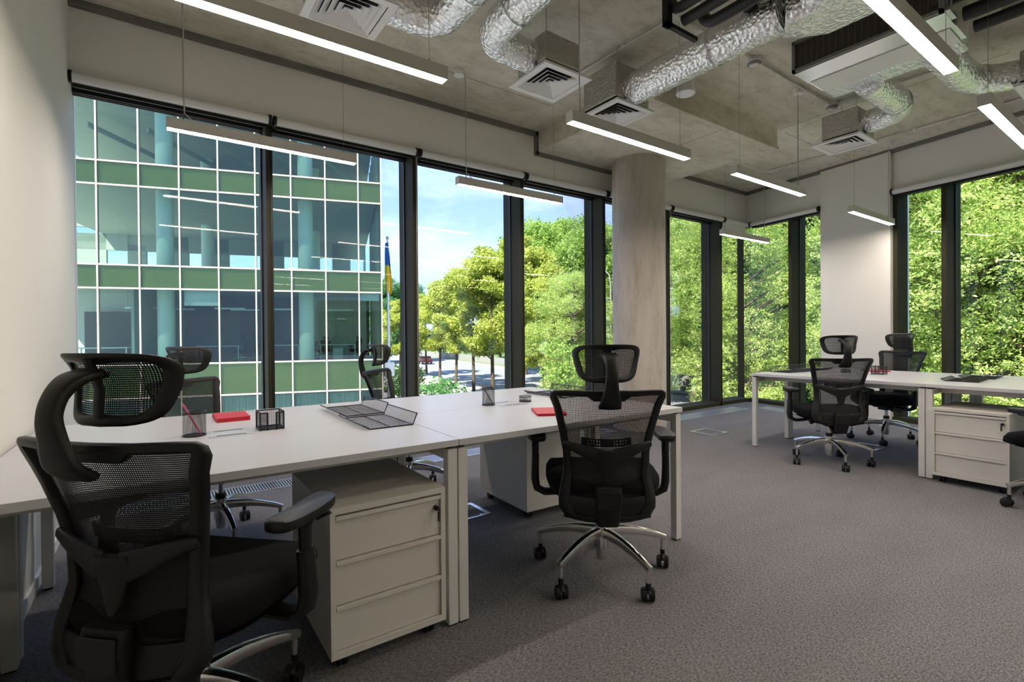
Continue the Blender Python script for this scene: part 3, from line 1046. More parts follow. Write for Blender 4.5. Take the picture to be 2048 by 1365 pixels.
    for i in range(len(hp) - 1):
        for u in (0, 0.25, 0.5, 0.75):
            q0, q1, q2, q3 = (np.array(hp[max(0, min(len(hp) - 1, i + k_))]) for k_ in (-1, 0, 1, 2))
            hp2.append(tuple(0.5 * (2 * q1 + (q2 - q0) * u + (2 * q0 - 5 * q1 + 4 * q2 - q3) * u * u + (3 * q1 - q0 - 3 * q2 + q3) * u ** 3)))
            sz2.append((sz[i][0] * (1 - u) + sz[i + 1][0] * u, sz[i][1] * (1 - u) + sz[i + 1][1] * u))
    hp2.append(hp[-1]); sz2.append(sz[-1])
    MB().sweep(hp2, sz2, n=14, upv=(0, -1, 0.001), power=3.2).obj('headrest_post', 'black', t, smooth=True, angle=60)
    # headrest frame ring
    def hpt(x, z, off=0.0):
        dz = (z - 1.035) / 0.075
        return (x, -0.246 + off + 0.062 * (abs(x) / 0.135) ** 2.2 - 0.036 * (dz * max(0, dz)) + 0.006 * min(0, dz), z)
    ring = []
    for i in range(36):
        th = 2 * math.pi * i / 36
        c, s = math.cos(th), math.sin(th)
        p = 4.5
        x = 0.135 * math.copysign(abs(c) ** (2 / p), c)
        z = 1.033 + 0.079 * math.copysign(abs(s) ** (2 / p), s)
        x *= 1.0 + 0.13 * (z - 1.035) / 0.077
        ring.append((x, z))
    v, f = [], []
    NS = 8
    k = len(ring)
    for i, (x, z) in enumerate(ring):
        for j in range(NS):
            th = 2 * math.pi * (j + .5) / NS
            m_ = 0.0145 * math.cos(th)
            dx, dz = x, (z - 1.035)
            l_ = math.hypot(dx, dz)
            px = x - dx / l_ * (0.012 - m_)
            pz = z - dz / l_ * (0.012 - m_)
            v.append(hpt(px, pz, 0.010 * math.sin(th)))
    for i in range(k):
        for j in range(NS):
            f.append((i * NS + j, i * NS + (j + 1) % NS, ((i + 1) % k) * NS + (j + 1) % NS, ((i + 1) % k) * NS + j))
    hf = MB().add(v, f)
    hf.sweep([hpt(0.0, 0.97, -0.006), hpt(0, 1.035, -0.008), hpt(0, 1.10, -0.006)], (0.011, 0.006), n=8, upv=(0, 1, 0), power=4)
    hd = hf.obj('headrest', 'black', t, smooth=True, angle=60)
    g = MB(); g.uv = []
    for i in range(9):
        z = 0.972 + 0.126 * i / 8
        for j in range(15):
            x = (-0.122 + 0.244 * j / 14) * (1.0 + 0.13 * (z - 1.035) / 0.077)
            g.v.append(hpt(x, z, 0.006)); g.uv.append((x, z))
    for i in range(8):
        for j in range(14):
            a0 = i * 15 + j
            g.f.append((a0, a0 + 1, a0 + 16, a0 + 15))
    nv = len(g.v)
    g.v += [(x_, y_ + 0.003, z_) for x_, y_, z_ in g.v]; g.uv += list(g.uv); g.f += [tuple(i_ + nv for i_ in q_) for q_ in g.f]
    g.obj('headrest_net', 'net', hd, smooth=True)
    # armrests
    for sd in (-1, 1):
        a = MB()
        pts = [(sd * 0.13, 0.02, 0.377), (sd * 0.21, 0.02, 0.362), (sd * 0.262, 0.015, 0.362), (sd * 0.298, 0.012, 0.385), (sd * 0.306, 0.01, 0.43), (sd * 0.306, 0.005, 0.50), (sd * 0.304, 0.0, 0.575)]
        a.sweep(pts, [(0.034, 0.011), (0.034, 0.013), (0.033, 0.016), (0.031, 0.018), (0.028, 0.018), (0.026, 0.0165), (0.025, 0.016)], n=12, upv=(sd * 0.7, 0, 0.71) if False else None, power=3.5)
        a.cyl((sd * 0.304, 0.0, 0.57), (sd * 0.304, 0.0, 0.655), 0.0165, 0.018, n=12)
        a.sweep([(sd * 0.304, 0, 0.648), (sd * 0.302, 0, 0.672)], [(0.02, 0.02), (0.036, 0.028)], n=14)
        a.v = [(x_, y_ + 0.028, 0.362 + (z_ - 0.362) * 0.86) for x_, y_, z_ in a.v]
        ao = a.obj('armrest', 'black', t, smooth=True, angle=45)
        pad = MB()
        v, f = [], []
        nn = 28
        for (s_, z) in ((0.80, 0.668), (0.97, 0.672), (1.0, 0.684), (0.95, 0.694), (0.72, 0.698)):
            for i in range(nn):
                th = 2 * math.pi * i / nn
                c, s = math.cos(th), math.sin(th)
                x = 0.043 * s_ * math.copysign(abs(c) ** 0.5, c)
                y = 0.122 * (0.97 + 0.03 * s_) * math.copysign(abs(s) ** 0.5, s) * (s_ * 0.15 + 0.85)
                v.append((sd * 0.300 + x - sd * 0.012 * (y / 0.12) ** 2, y + 0.012, z))
        for i in range(4):
            for j in range(nn):
                f.append((i * nn + j, i * nn + (j + 1) % nn, (i + 1) * nn + (j + 1) % nn, (i + 1) * nn + j))
        f.append(tuple(range(nn - 1, -1, -1))); f.append(tuple(4 * nn + j for j in range(nn)))
        pad.add([(x_, y_ + 0.028, z_ - 0.044) for x_, y_, z_ in v], f).obj('arm_pad', 'black', ao, smooth=True, angle=50)
        MB().sweep([(sd * 0.318, 0.058, 0.612), (sd * 0.345, 0.085, 0.622)], (0.009, 0.004), n=8).obj('arm_button', 'black', ao, smooth=True)
    return t

BACK_PARTS = ('back_frame', 'cross_bar', 'back_net', 'lumbar_support', 'headrest_post', 'headrest')
chair0 = make_chair()
def place_chair(x, y, face, label, group='black net-back office chairs', dz=0.0, base_turn=0.0, first=[True], sc=1.0):
    if first[0]:
        c = chair0; first[0] = False
    else:
        c = copy_tree(chair0)
        for ch in c.children:
            ch.location = (0, 0, 0); ch.rotation_euler = (0, 0, 0)
    c.location = (x, y, 0)
    c.scale = (sc, sc, sc)
    c.rotation_euler = (0, 0, R(face - 90))
    for ch in c.children:
        nm = ch.name.split('.')[0]
        if nm in BACK_PARTS:
            ch.location = (0, 0, dz - (0.010 if nm.startswith('headrest') else 0))
        if nm in ('leg',):
            ch.rotation_euler = (0, 0, base_turn - R(face - 90))
    tag(c, label, 'office chair', group)
    return c
place_chair(0.083, 1.645, 45, 'large black net-back chair in the left foreground, seen from behind', dz=-0.034, base_turn=R(26), sc=1.04)
place_chair(1.735, 1.715, 52, 'black net-back chair in the middle, its back to us before a red folder', dz=-0.036, sc=1.03, base_turn=R(47))
place_chair(0.29, 3.27, -48, 'black chair facing us across the left desk, headrest above the foreground chair', dz=-0.012, base_turn=R(60))
place_chair(1.49, 3.40, -42, 'black chair beyond the wire trays, turned sideways against the green building', dz=-0.02, base_turn=R(30))
place_chair(4.79, 1.97, 44, 'black chair with its back to us in front of the right island', dz=0.012, base_turn=R(8))
place_chair(6.22, 2.01, 162, 'black chair at the far side of the right island, before the pillar edge', dz=0.02, base_turn=R(48))
place_chair(4.655, 0.523, 70, 'black chair cut off by the right picture edge beside the pedestal', dz=0.0, base_turn=R(50))

# ================================================================== things on the desks
def net_wall(mb_parent, pts, z0, z1, name, mat='wire_net', closed=True):
    g = MB(); g.uv = []
    u = 0.0
    k = len(pts)
    m_ = k + 1 if closed else k
    for i in range(m_):
        p = pts[i % k]
        if i:
            q = pts[i - 1]
            u += math.hypot(p[0] - q[0], p[1] - q[1])
        g.v += [(p[0], p[1], z0), (p[0], p[1], z1)]
        g.uv += [(u, z0), (u, z1)]
    for i in range(m_ - 1):
        g.f.append((2 * i, 2 * i + 2, 2 * i + 3, 2 * i + 1))
    return g.obj(name, mat, mb_parent, smooth=False)

def ring_pts(r, n=28):
    return [(r * math.cos(2 * math.pi * i / n), r * math.sin(2 * math.pi * i / n)) for i in range(n)]

def pencil_cup(x, y, r, h, label, name='pencil_cup', cat='pencil cup'):
    t = empty(name, (x, y, ZT), 0, label, cat)
    net_wall(t, ring_pts(r), 0.002, h, 'net_wall')
    for nm, z in (('rim', h), ('base_ring', 0.003)):
        MB().sweep([(a, b, z) for a, b in ring_pts(r)], (0.0022, 0.0022), n=6, closed=True).obj(nm, 'wire', t, smooth=True)
    MB().cyl((0, 0, 0.0006), (0, 0, 0.002), r, n=28).obj('bottom', 'wire', t)
    return t
pencil_cup(0.128, 2.462, 0.042, 0.100, 'black wire pencil cup with a pink pen, behind the foreground chair')
pn = MB().cyl((0.150, 2.430, ZT + 0.006), (0.092, 2.475, ZT + 0.128), 0.0042, n=10)
pn.cyl((0.092, 2.475, ZT + 0.128), (0.089, 2.4775, ZT + 0.136), 0.003, 0.001, n=8)
tag(pn.obj('pen', 'pink', smooth=True), 'pink pen leaning in the wire cup behind the foreground chair', 'pen')
pencil_cup(1.575, 2.458, 0.037, 0.098, 'black wire pencil cup with a brown pencil, on the middle of the left island')
tag(MB().cyl((1.598, 2.446, ZT + 0.006), (1.538, 2.470, ZT + 0.118), 0.004, n=8).obj('pencil', 'penwood', smooth=True), 'brown pencil leaning in the wire cup beside the low wire dish', 'pencil')
pencil_cup(1.832, 2.445, 0.037, 0.032, 'low round black wire dish on the left island, right of the pencil cup', 'clip_dish', 'dish')
pencil_cup(5.63, 2.16, 0.042, 0.032, 'low round black wire dish seen through the right chair net', 'clip_dish', 'dish')

def note_box(x, y, rz, label, w=0.095, d=0.095, h=0.078):
    t = empty('note_box', (x, y, ZT), rz, label, 'note box')
    a, b = w / 2, d / 2
    net_wall(t, [(-a, -b + 0.0), (-a, b), (a, b), (a, -b)], 0.002, h, 'net_wall', closed=False)
    for s0, s1 in ((-a, -0.018), (0.018, a)):
        net_wall(t, [(s0, -b), (s1, -b)], 0.002, h - 0.004, 'net_wall', closed=False)
    fr = MB()
    for px, py in ((-a, -b), (a, -b), (a, b), (-a, b)):
        fr.box(px - 0.003, py - 0.003, 0, px + 0.003, py + 0.003, h)
    for z in (0.002, h - 0.003):
        fr.box(-a, b - 0.003, z, a, b + 0.003, z + 0.005)
        fr.box(-a - 0.003, -b, z, -a + 0.003, b, z + 0.005)
        fr.box(a - 0.003, -b, z, a + 0.003, b, z + 0.005)
    fr.box(-a, -b - 0.003, 0.002, a, -b + 0.003, 0.006)
    fr.box(-a, -b - 0.003, h - 0.006, -0.018, -b + 0.003, h); fr.box(0.018, -b - 0.003, h - 0.006, a, -b + 0.003, h)
    fr.box(-0.021, -b - 0.003, 0.0, -0.015, -b + 0.003, h - 0.002); fr.box(0.015, -b - 0.003, 0.0, 0.021, -b + 0.003, h - 0.002)
    fr.obj('wire_frame', 'wire', t)
    MB().box(-a, -b, 0.001, a, b, 0.004).obj('bottom', 'wire', t)
note_box(0.413, 2.452, 0.0, 'open black wire note box right of the cable ports on the left desk')
note_box(5.625, 1.875, math.pi / 2, 'open black wire note box on the right island, before a red notebook')

def notebook(x, y, rz, w, d, h, label, name='notebook'):
    t = empty(name, (x, y, ZT), rz, label, 'notebook')
    MB().box(-w / 2, -d / 2, 0, w / 2, d / 2, 0.003).obj('cover', 'red', t, bevel=0.001)
    MB().box(-w / 2, -d / 2, h - 0.003, w / 2, d / 2, h).obj('cover', 'red', t, bevel=0.001)
    MB().box(-w / 2, d / 2 - 0.003, 0, w / 2, d / 2, h).obj('spine', 'red', t)
    MB().box(-w / 2 + 0.003, -d / 2 + 0.003, 0.003, w / 2 - 0.003, d / 2 - 0.003, h - 0.003).obj('page_block', 'red', t)
notebook(0.305, 2.86, DB + 0.02, 0.145, 0.21, 0.020, 'thick red notebook on the left desk behind the cable ports')
notebook(1.665, 2.02, DB - 0.5, 0.15, 0.21, 0.013, 'flat red notebook lying beside the backrest of the middle chair')
notebook(6.00, 2.03, -0.6, 0.15, 0.21, 0.013, 'red notebook on the right island behind the wire note box')

def letter_tray(x, y, rz, label, lift=0.0, tilt=0.0, w=0.25, d=0.37):
    """wire document tray; wires run along x"""
    t = empty('letter_tray', (x, y, ZT + lift), rz, label, 'letter tray', 'black wire letter trays')
    t.rotation_euler = (tilt, 0, rz)
    a, b, hh, fl = w / 2, d / 2, 0.052, 0.02
    rim = [(-a + 0.03, -b, 0.003), (a - 0.02, -b, 0.003), (a, -b, hh), (a, b, hh), (a - 0.02, b, 0.003), (-a + 0.03, b, 0.003), (-a, b, fl), (-a, -b, fl)]
    MB().sweep(rim, (0.0032, 0.0032), n=8, closed=True).obj('rim', 'wire', t, smooth=True)
    ws = MB()
    nn = 15
    for i in range(nn):
        yy = -b + d * (i + 0.5) / nn
        ws.sweep([(-a, yy, fl), (-a + 0.03, yy, 0.003), (a - 0.02, yy, 0.003)], (0.0014, 0.0014), n=4)
    for xx in (-a + 0.03, 0.0, a - 0.02):
        ws.cyl((xx, -b, 0.0025), (xx, b, 0.0025), 0.002, n=5)
    o = ws.obj('base_wires', 'wire', t)
    g = MB(); g.uv = []
    for yy, k_ in ((-b, 0), (b, 1)):
        g.v += [(a - 0.02, yy, 0.003), (a, yy, hh)]; g.uv += [(yy, 0), (yy, 0.05)]
    g.f.append((0, 2, 3, 1))
    g.obj('side_net', 'wire_net', t)
    g = MB(); g.uv = []
    for yy in (-b, b):
        g.v += [(-a + 0.03, yy, 0.003), (-a, yy, fl)]; g.uv += [(yy, 0), (yy, 0.03)]
    g.f.append((0, 1, 3, 2))
    g.obj('side_net', 'wire_net', t)
letter_tray(0.853, 2.318, DB, 'nearer of two overlapping black wire trays on the left island')
letter_tray(0.865, 2.70, DB, 'farther of two overlapping black wire trays on the left island', lift=0.006)
letter_tray(2.205, 2.60, DB + 0.02, 'black wire tray at the far end of the left island, partly behind the middle chair')
letter_tray(5.36, 2.56, DB + 1.45, 'black wire tray at the free end of the right island')
letter_tray(5.80, 2.56, DB + 1.5, 'black wire tray at the far corner of the right island')
letter_tray(5.42, 1.20, DB - 1.5, 'black wire tray above the right pedestal')
letter_tray(5.86, 1.19, DB - 1.5, 'black wire tray behind another one, above the right pedestal')

# ================================================================== pendant lamps
def make_lamp(x, y, label, L_=1.19, cup=None, cord=True):
    z0 = 2.452
    t = empty('pendant_lamp', (x, y, z0), 0, label, 'pendant lamp', 'long pendant lamps')
    w = 0.031
    h = MB()
    h.box(0, -w, 0.003, L_, w, 0.068)
    h.box(0, -w, -0.0, 0.004, w, 0.003); h.box(L_ - 0.004, -w, 0, L_, w, 0.003)
    h.box(0, -w, 0, L_, -w + 0.003, 0.003); h.box(0, w - 0.003, 0, L_, w, 0.003)
    h.obj('housing', 'lamp_body', t)
    MB().box(0.004, -w + 0.003, 0.0005, L_ - 0.004, w - 0.003, 0.0028).obj('diffuser', 'lamp', t)
    for xx in (0.09, L_ - 0.09):
        MB().cyl((xx, 0, 0.068), (xx, 0, ZC - z0), 0.0011, n=5).obj('suspension_wire', 'cable', t)
        MB().cyl((xx, 0, 0.066), (xx, 0, 0.09), 0.004, n=8).obj('wire_grip', 'cable', t)
    if cord:
        xx = 0.09 if cord == 'l' else L_ - 0.09
        pts = [(xx + (0.1 if cord == 'l' else -0.1), 0, 0.068), (xx + (0.05 if cord == 'l' else -0.05), 0.004, 0.085), (xx + 0.008, 0.006, 0.12), (xx + 0.003, 0.008, 0.30), (xx + 0.006, 0.008, 0.62), (xx + 0.002, 0.006, ZC - z0 - 0.02)]
        MB().sweep(pts, (0.0035, 0.0035), n=6).obj('power_cord', 'cord', t, smooth=True)
        cx2 = xx - 0.06 if cord == 'l' else xx
        MB().cyl((cx2, 0.0, ZC - z0 - 0.05), (cx2, 0.0, ZC - z0), 0.043, n=20).obj('ceiling_cup', 'plastic_white', t, smooth=True)
    return t
make_lamp(0.045, 2.315, 'pendant lamp nearest the camera at top left, below the first square diffuser', cord=False)
make_lamp(0.07, 3.815, 'pendant lamp in front of the green building, left of the others', cord='l')
make_lamp(2.095, 2.32, 'pendant lamp left of the column head, under the third square diffuser', cord='l')
make_lamp(2.15, 3.83, 'pendant lamp before the sky window, hanging level with the second blind', cord='l')
make_lamp(3.89, 2.31, 'pendant lamp right of the concrete column, over the gap between islands', cord='r')
make_lamp(6.20, 2.325, 'pendant lamp in front of the white pillar', cord='r')
make_lamp(6.15, 3.83, 'pendant lamp hanging before the far room corner', cord='r')
make_lamp(2.11, 0.785, 'brightest pendant lamp at top right crossing the air conditioning unit', cord=False)
make_lamp(3.935, 0.79, 'pendant lamp at the right picture edge, before the foil ducts', cord=False)
for x, y in ((2.1, -0.9), (3.93, -0.9), (6.2, 0.785), (6.2, -0.9), (2.1, -2.6), (3.93, -2.6), (6.2, -2.6), (2.1, -4.2), (4.6, -4.2)):  # unseen lamps added beyond the view to brighten the room
    make_lamp(x, y, 'unseen pendant lamp added to light the room, out of the picture', cord=False)

# ================================================================== ceiling services
def diffuser(x0, y0, label, box, wx=0.44, wy=0.44, z=3.0, bx=None):
    t = empty('air_diffuser', (x0, y0, z), 0, label, 'air diffuser', 'square ceiling diffusers on foil-wrapped boxes')
    f = MB()
    def ringq(a, b, za, zb, th=0.0):
        # sloped square band between half sizes a (outer, za) and b (inner, zb)
        cx_, cy = wx / 2, wy / 2
        o_ = [(cx_ - a, cy - a, za), (cx_ + a, cy - a, za), (cx_ + a, cy + a, za), (cx_ - a, cy + a, za)]
        i_ = [(cx_ - b, cy - b, zb), (cx_ + b, cy - b, zb), (cx_ + b, cy + b, zb), (cx_ - b, cy + b, zb)]
        m_ = MB().add(o_ + i_, [(0, 1, 5, 4), (1, 2, 6, 5), (2, 3, 7, 6), (3, 0, 4, 7)])
        return m_
    a = wx / 2
    ringq(a, a - 0.045, 0.0, 0.0).obj('border', 'diffuser', t)
    bd = ringq(a, a, 0.0, 0.018); bd.obj('border_edge', 'diffuser', t)
    sizes = [0.172, 0.136, 0.100, 0.064]
    for s in sizes:
        b = ringq(s, s - 0.038, 0.004, 0.026)
        b.obj('vane', 'diffuser', t)
    cx_ = wx / 2
    MB().add([(cx_ - 0.03, cx_ - 0.03, 0.004), (cx_ + 0.03, cx_ - 0.03, 0.004), (cx_ + 0.03, cx_ + 0.03, 0.004), (cx_ - 0.03, cx_ + 0.03, 0.004), (cx_, cx_, 0.030)],
             [(0, 1, 4), (1, 2, 4), (2, 3, 4), (3, 0, 4)]).obj('centre_cone', 'diffuser', t)
    bx0, by0, bx1, by1, zt = box
    MB().box(bx0 - x0 + 0.004, by0 - y0 + 0.004, 0.032, bx1 - x0 - 0.004, by1 - y0 - 0.004, 0.036).obj('dark_throat', 'slot', t)
    MB().box(bx0 - x0, by0 - y0, 0.037, bx1 - x0, by1 - y0, zt - z).obj('plenum_box', 'foil_box', t, bevel=0.012)
    MB().cyl((0.05, 0.05, zt - z), (0.05, 0.05, ZC - z), 0.004, n=6).obj('hanger_rod', 'steel', t)
    MB().cyl((bx1 - x0 - 0.05, by1 - y0 - 0.05, zt - z), (bx1 - x0 - 0.05, by1 - y0 - 0.05, ZC - z), 0.004, n=6).obj('hanger_rod', 'steel', t)
    return t
diffuser(0.70, 2.675, 'square white air diffuser at the top left beside the nearest lamp', (0.72, 2.70, 1.12, 3.09, 3.27))
diffuser(2.185, 2.655, 'square white air diffuser hanging from the bent foil duct, left of the column', (2.20, 2.67, 2.52, 3.0, 3.235))
diffuser(3.0, 2.75, 'square white air diffuser just above the column head, behind a pendant lamp', (3.0, 2.77, 3.40, 3.14, 3.32))
diffuser(5.375, 1.935, 'square white air diffuser above the white pillar, fed by a bent foil duct', (5.40, 1.96, 5.78, 2.28, 3.27))
diffuser(5.36, 0.47, 'square white air diffuser at the right picture edge under the foil duct', (5.38, 0.50, 5.76, 0.88, 3.27))

def arc_path(pts, rad, n=8):
    """polyline with rounded corners"""
    P = [Vector(p) for p in pts]
    out = [P[0]]
    for i in range(1, len(P) - 1):
        a = (P[i - 1] - P[i]); b = (P[i + 1] - P[i])
        ra = min(rad, a.length * 0.49, b.length * 0.49) if len(P) > 3 else min(rad, a.length * 0.95, b.length * 0.95)
        p0 = P[i] + a.normalized() * ra; p1 = P[i] + b.normalized() * ra
        for k in range(n + 1):
            u = k / n
            out.append(p0 * (1 - u) ** 2 + P[i] * 2 * u * (1 - u) + p1 * u ** 2)
    out.append(P[-1])
    return out

def duct(pts, r, rad, label, bands=(), foil='foil'):
    t = empty('foil_duct', (0, 0, 0), 0, label, 'air duct', 'silver foil air ducts')
    path = arc_path(pts, rad, 10)
    # resample and wrinkle
    P = [np.array(p) for p in path]
    L_ = [0]
    for i in range(1, len(P)):
        L_.append(L_[-1] + np.linalg.norm(P[i] - P[i - 1]))
    nn = max(12, int(L_[-1] / 0.03))
    res = []
    for s in np.linspace(0, L_[-1], nn):
        j = min(len(L_) - 2, max(0, int(np.searchsorted(L_, s)) - 1))
        u = (s - L_[j]) / max(1e-9, L_[j + 1] - L_[j])
        res.append(P[j] * (1 - u) + P[j + 1] * u)
    rr = random.Random(len(label))
    mb = MB()
    sz = [(r * (1 + 0.015 * math.sin(i * 1.9) + rr.uniform(-0.012, 0.012)),) * 2 for i in range(nn)]
    mb.sweep([tuple(p) for p in res], sz, n=32)
    # radial noise per vertex
    mb.v = [tuple(np.array(v) + np.array([rr.uniform(-1, 1) for _ in range(3)]) * 0.0022) for v in mb.v]
    mb.obj('duct_sleeve', foil, t, smooth=True, angle=75)
    for bs in bands:
        s = bs * L_[-1]
        j = min(len(L_) - 2, max(0, int(np.searchsorted(L_, s)) - 1))
        u = (s - L_[j]) / max(1e-9, L_[j + 1] - L_[j])
        c = P[j] * (1 - u) + P[j + 1] * u
        d = P[j + 1] - P[j]; d /= np.linalg.norm(d)
        b = MB().cyl(tuple(c - d * 0.006), tuple(c + d * 0.006), r + 0.006, n=32)
        bo = b.obj('clamp_band', 'galv', t, smooth=True, angle=50)
        q = c + np.array([0, 0, r + 0.008])
        MB().box(q[0] - 0.008, q[1] - 0.008, q[2] - 0.006, q[0] + 0.008, q[1] + 0.008, q[2] + 0.01).obj('band_screw', 'steel', bo)
    return t
duct([(1.10, 2.90, 3.14), (1.50, 2.90, 3.14), (1.50, 2.20, 3.16), (1.50, -1.5, 3.16)], 0.108, 0.22, 'silver foil duct elbow at the top beside the first diffuser', bands=(0.155,))
duct([(2.21, 2.84, 3.12), (1.82, 2.84, 3.12), (1.82, 2.2, 3.15), (1.82, -1.5, 3.16)], 0.108, 0.24, 'silver foil duct bending into the box of the second diffuser', bands=(0.145,))
duct([(3.19, 2.80, 3.13), (3.19, 1.55, 3.13)], 0.125, 0.2, 'long straight silver foil duct leading up from the diffuser over the column', bands=(0.62, 0.98))
duct([(4.66, 1.62, 3.14), (5.52, 1.62, 3.14), (5.56, 1.98, 3.14)], 0.105, 0.26, 'silver foil duct curving from the air unit into the diffuser above the pillar', bands=(0.55,))
duct([(4.66, 1.16, 3.14), (5.42, 1.16, 3.14), (5.56, 0.70, 3.14)], 0.105, 0.28, 'silver foil duct curving from the air unit towards the right picture edge', bands=(0.6,))

# air unit on the right
def fan_coil(x0, y0, y1, z0, z1, label):
    t = empty('air_unit', (0, 0, 0), 0, label, 'air conditioner', 'ceiling air conditioning units')
    xa = x0 + 0.26
    MB().box(x0 + 0.02, y0, z0, xa, y1, z0 + 0.004).obj('underside_sheet', 'galv', t)
    body = MB().box(x0 + 0.03, y0, z0 + 0.006, x0 + 0.50, y1, z1).obj('casing', 'galv', t)
    MB().box(x0 + 0.25, y0 + 0.03, z0 - 0.006, x0 + 0.50, y1 - 0.02, z0 + 0.004).obj('drain_cover', 'plastic_white', t, bevel=0.002)
    MB().box(x0 + 0.50, y0 + 0.04, z0 + 0.01, x0 + 0.745, y1 + 0.01, z1 - 0.01).obj('foil_plenum', 'foil_plenum', t, bevel=0.02)
    # return grille facing -x
    g = MB()
    fr = 0.022
    g.box(x0 - 0.004, y0, z0, x0 + 0.03, y0 + fr, z1); g.box(x0 - 0.004, y1 - fr, z0, x0 + 0.03, y1, z1)
    g.box(x0 - 0.004, y0, z0, x0 + 0.03, y1, z0 + fr); g.box(x0 - 0.004, y0, z1 - fr, x0 + 0.03, y1, z1)
    go = g.obj('grille_frame', 'track', t)
    MB().box(x0 + 0.022, y0 + fr, z0 + fr, x0 + 0.028, y1 - fr, z1 - fr).obj('filter', 'coil', go)
    w = MB()
    z = z0 + fr + 0.008
    while z < z1 - fr:
        w.box(x0 + 0.004, y0 + fr, z, x0 + 0.006, y1 - fr, z + 0.0018); z += 0.0125
    y = y0 + fr + 0.01
    while y < y1 - fr:
        w.box(x0 + 0.002, y, z0 + fr, x0 + 0.004, y + 0.0018, z1 - fr); y += 0.04
    wo = w.obj('grille_wires', 'grill_wire', go); wo['kind'] = 'stuff'
    for yy in (y0 - 0.02, y1):
        b = MB().box(x0 + 0.05, yy, z0 + 0.02, x0 + 0.2, yy + 0.02, z0 + 0.03)
        b.cyl((x0 + 0.12, yy + 0.01, z0 + 0.02), (x0 + 0.12, yy + 0.01, ZC), 0.005, n=6)
        b.obj('hanger', 'steel', t)
    return t
fan_coil(3.935, 0.975, 1.865, 3.095, 3.325, 'metal air conditioning unit with a dark return grille behind the bright lamp')
fan_coil(2.60, -0.1, 1.30, 3.06, 3.32, 'metal air conditioning unit above the picture, where the straight foil duct ends') if False else None
# plenum end of a second unit at the end of the straight duct
t = empty('duct_transition', (0, 0, 0), 0, 'foil-wrapped duct end piece at the top edge where the straight foil duct stops', 'duct end')
MB().sweep([(3.19, 1.56, 3.13), (3.25, 1.46, 3.13), (3.30, 1.42, 3.135), (3.30, 0.6, 3.14)], [(0.125, 0.125), (0.19, 0.125), (0.24, 0.12), (0.24, 0.12)], n=28, upv=(0, 0, 1), power=4).obj('foil_wrap', 'foil', t, smooth=True)

# black insulated pipes
def pipes(label, runs):
    t = empty('pipe_bundle', (0, 0, 0), 0, label, 'pipe bundle', 'black insulated pipe bundles')
    for pts, r in runs:
        MB().sweep(arc_path(pts, 0.07, 5), (r, r), n=16).obj('pipe', 'pipe_black', t, smooth=True, angle=60)
    return t
pb = pipes('bundle of black foam-wrapped pipes crossing over the straight foil duct', [
    ([(2.72, -1.0, 3.20), (2.72, 2.02, 3.20), (2.72, 2.05, 3.36)], 0.032),
    ([(2.80, -1.0, 3.16), (2.80, 2.00, 3.16)], 0.034),
    ([(2.90, -1.0, 3.12), (2.90, 1.90, 3.12), (2.90, 1.93, 3.2)], 0.036),
    ([(3.00, -1.0, 3.20), (3.00, 1.70, 3.20), (3.14, 1.74, 3.24)], 0.045)])
br = MB()
br.box(2.66, 2.02, 3.10, 2.71, 2.06, ZC - 0.002); br.box(2.66, 2.02, 3.10, 2.98, 2.05, 3.125)
br.obj('bracket', 'black', pb)
pb2 = pipes('bundle of black foam-wrapped pipes at the top right corner beside the air unit', [
    ([(4.26, -1.0, 3.18), (4.26, 0.95, 3.18)], 0.045),
    ([(4.36, -1.0, 3.12), (4.36, 0.92, 3.12)], 0.038),
    ([(4.16, -1.0, 3.26), (4.16, 0.97, 3.26)], 0.035)])

# conduits
def conduit(pts, label, r=0.011, clips=True):
    t = empty('conduit_pipe', (0, 0, 0), 0, label, 'conduit', 'pale conduits on the ceiling')
    MB().sweep(pts, (r, r), n=10).obj('tube', 'pipe_white', t, smooth=True)
    if clips:
        P = [Vector(p) for p in pts]
        for i in range(len(P) - 1):
            d = P[i + 1] - P[i]
            m_ = max(1, int(d.length / 0.55))
            for k in range(m_):
                c = P[i] + d * ((k + 0.5) / m_)
                MB().box(c.x - 0.012, c.y - 0.012, c.z - 0.013, c.x + 0.012, c.y + 0.012, ZC - 0.001).obj('clip', 'plastic_white', t)
    return t
zc_ = 3.432
conduit([(3.06, 3.24, zc_), (3.08, 2.27, zc_), (3.08, 1.9, zc_)], 'pale conduit running between the second and third diffusers')
conduit([(2.95, 2.262, zc_), (3.78, 2.268, zc_)], 'pale conduit stub hidden behind the straight foil duct')
conduit([(3.78, 2.262, zc_), (4.10, 2.262, zc_)], 'short pale conduit between the foil duct and the first smoke detector')
conduit([(4.17, 2.262, zc_), (5.56, 2.262, zc_)], 'pale conduit between the two smoke detectors')
conduit([(3.90, 2.72, zc_), (3.905, 2.30, zc_), (3.89, 2.17, zc_), (3.895, 1.70, zc_), (3.89, 1.0, zc_)], 'pale conduit running from the round speaker past the air unit')
conduit([(3.60, 2.08, zc_), (3.90, 2.08, zc_)], 'short pale conduit joining the speaker conduit above the first detector')
conduit([(3.6, 1.69, zc_ - 0.01), (4.2, 1.69, zc_ - 0.01)], 'pale conduit passing from the duct end to the air unit grille')
conduit([(5.60, 2.20, zc_), (5.60, 1.2, zc_)], 'pale conduit behind the air unit and above the foil bends')
for k_ in (0.0, 0.03):
    conduit([(7.125 + k_, 3.74, zc_), (7.06 + k_, 2.37, zc_), (6.98 + k_, 0.9, zc_), (6.9 + k_, -1.2, zc_)], ('left' if k_ == 0 else 'right') + ' one of two thin parallel conduits along the right wall ceiling', r=0.007)
conduit([(4.83, 0.9, zc_), (4.83, -1, zc_)], 'pale conduit beside the round speaker at the top right corner')

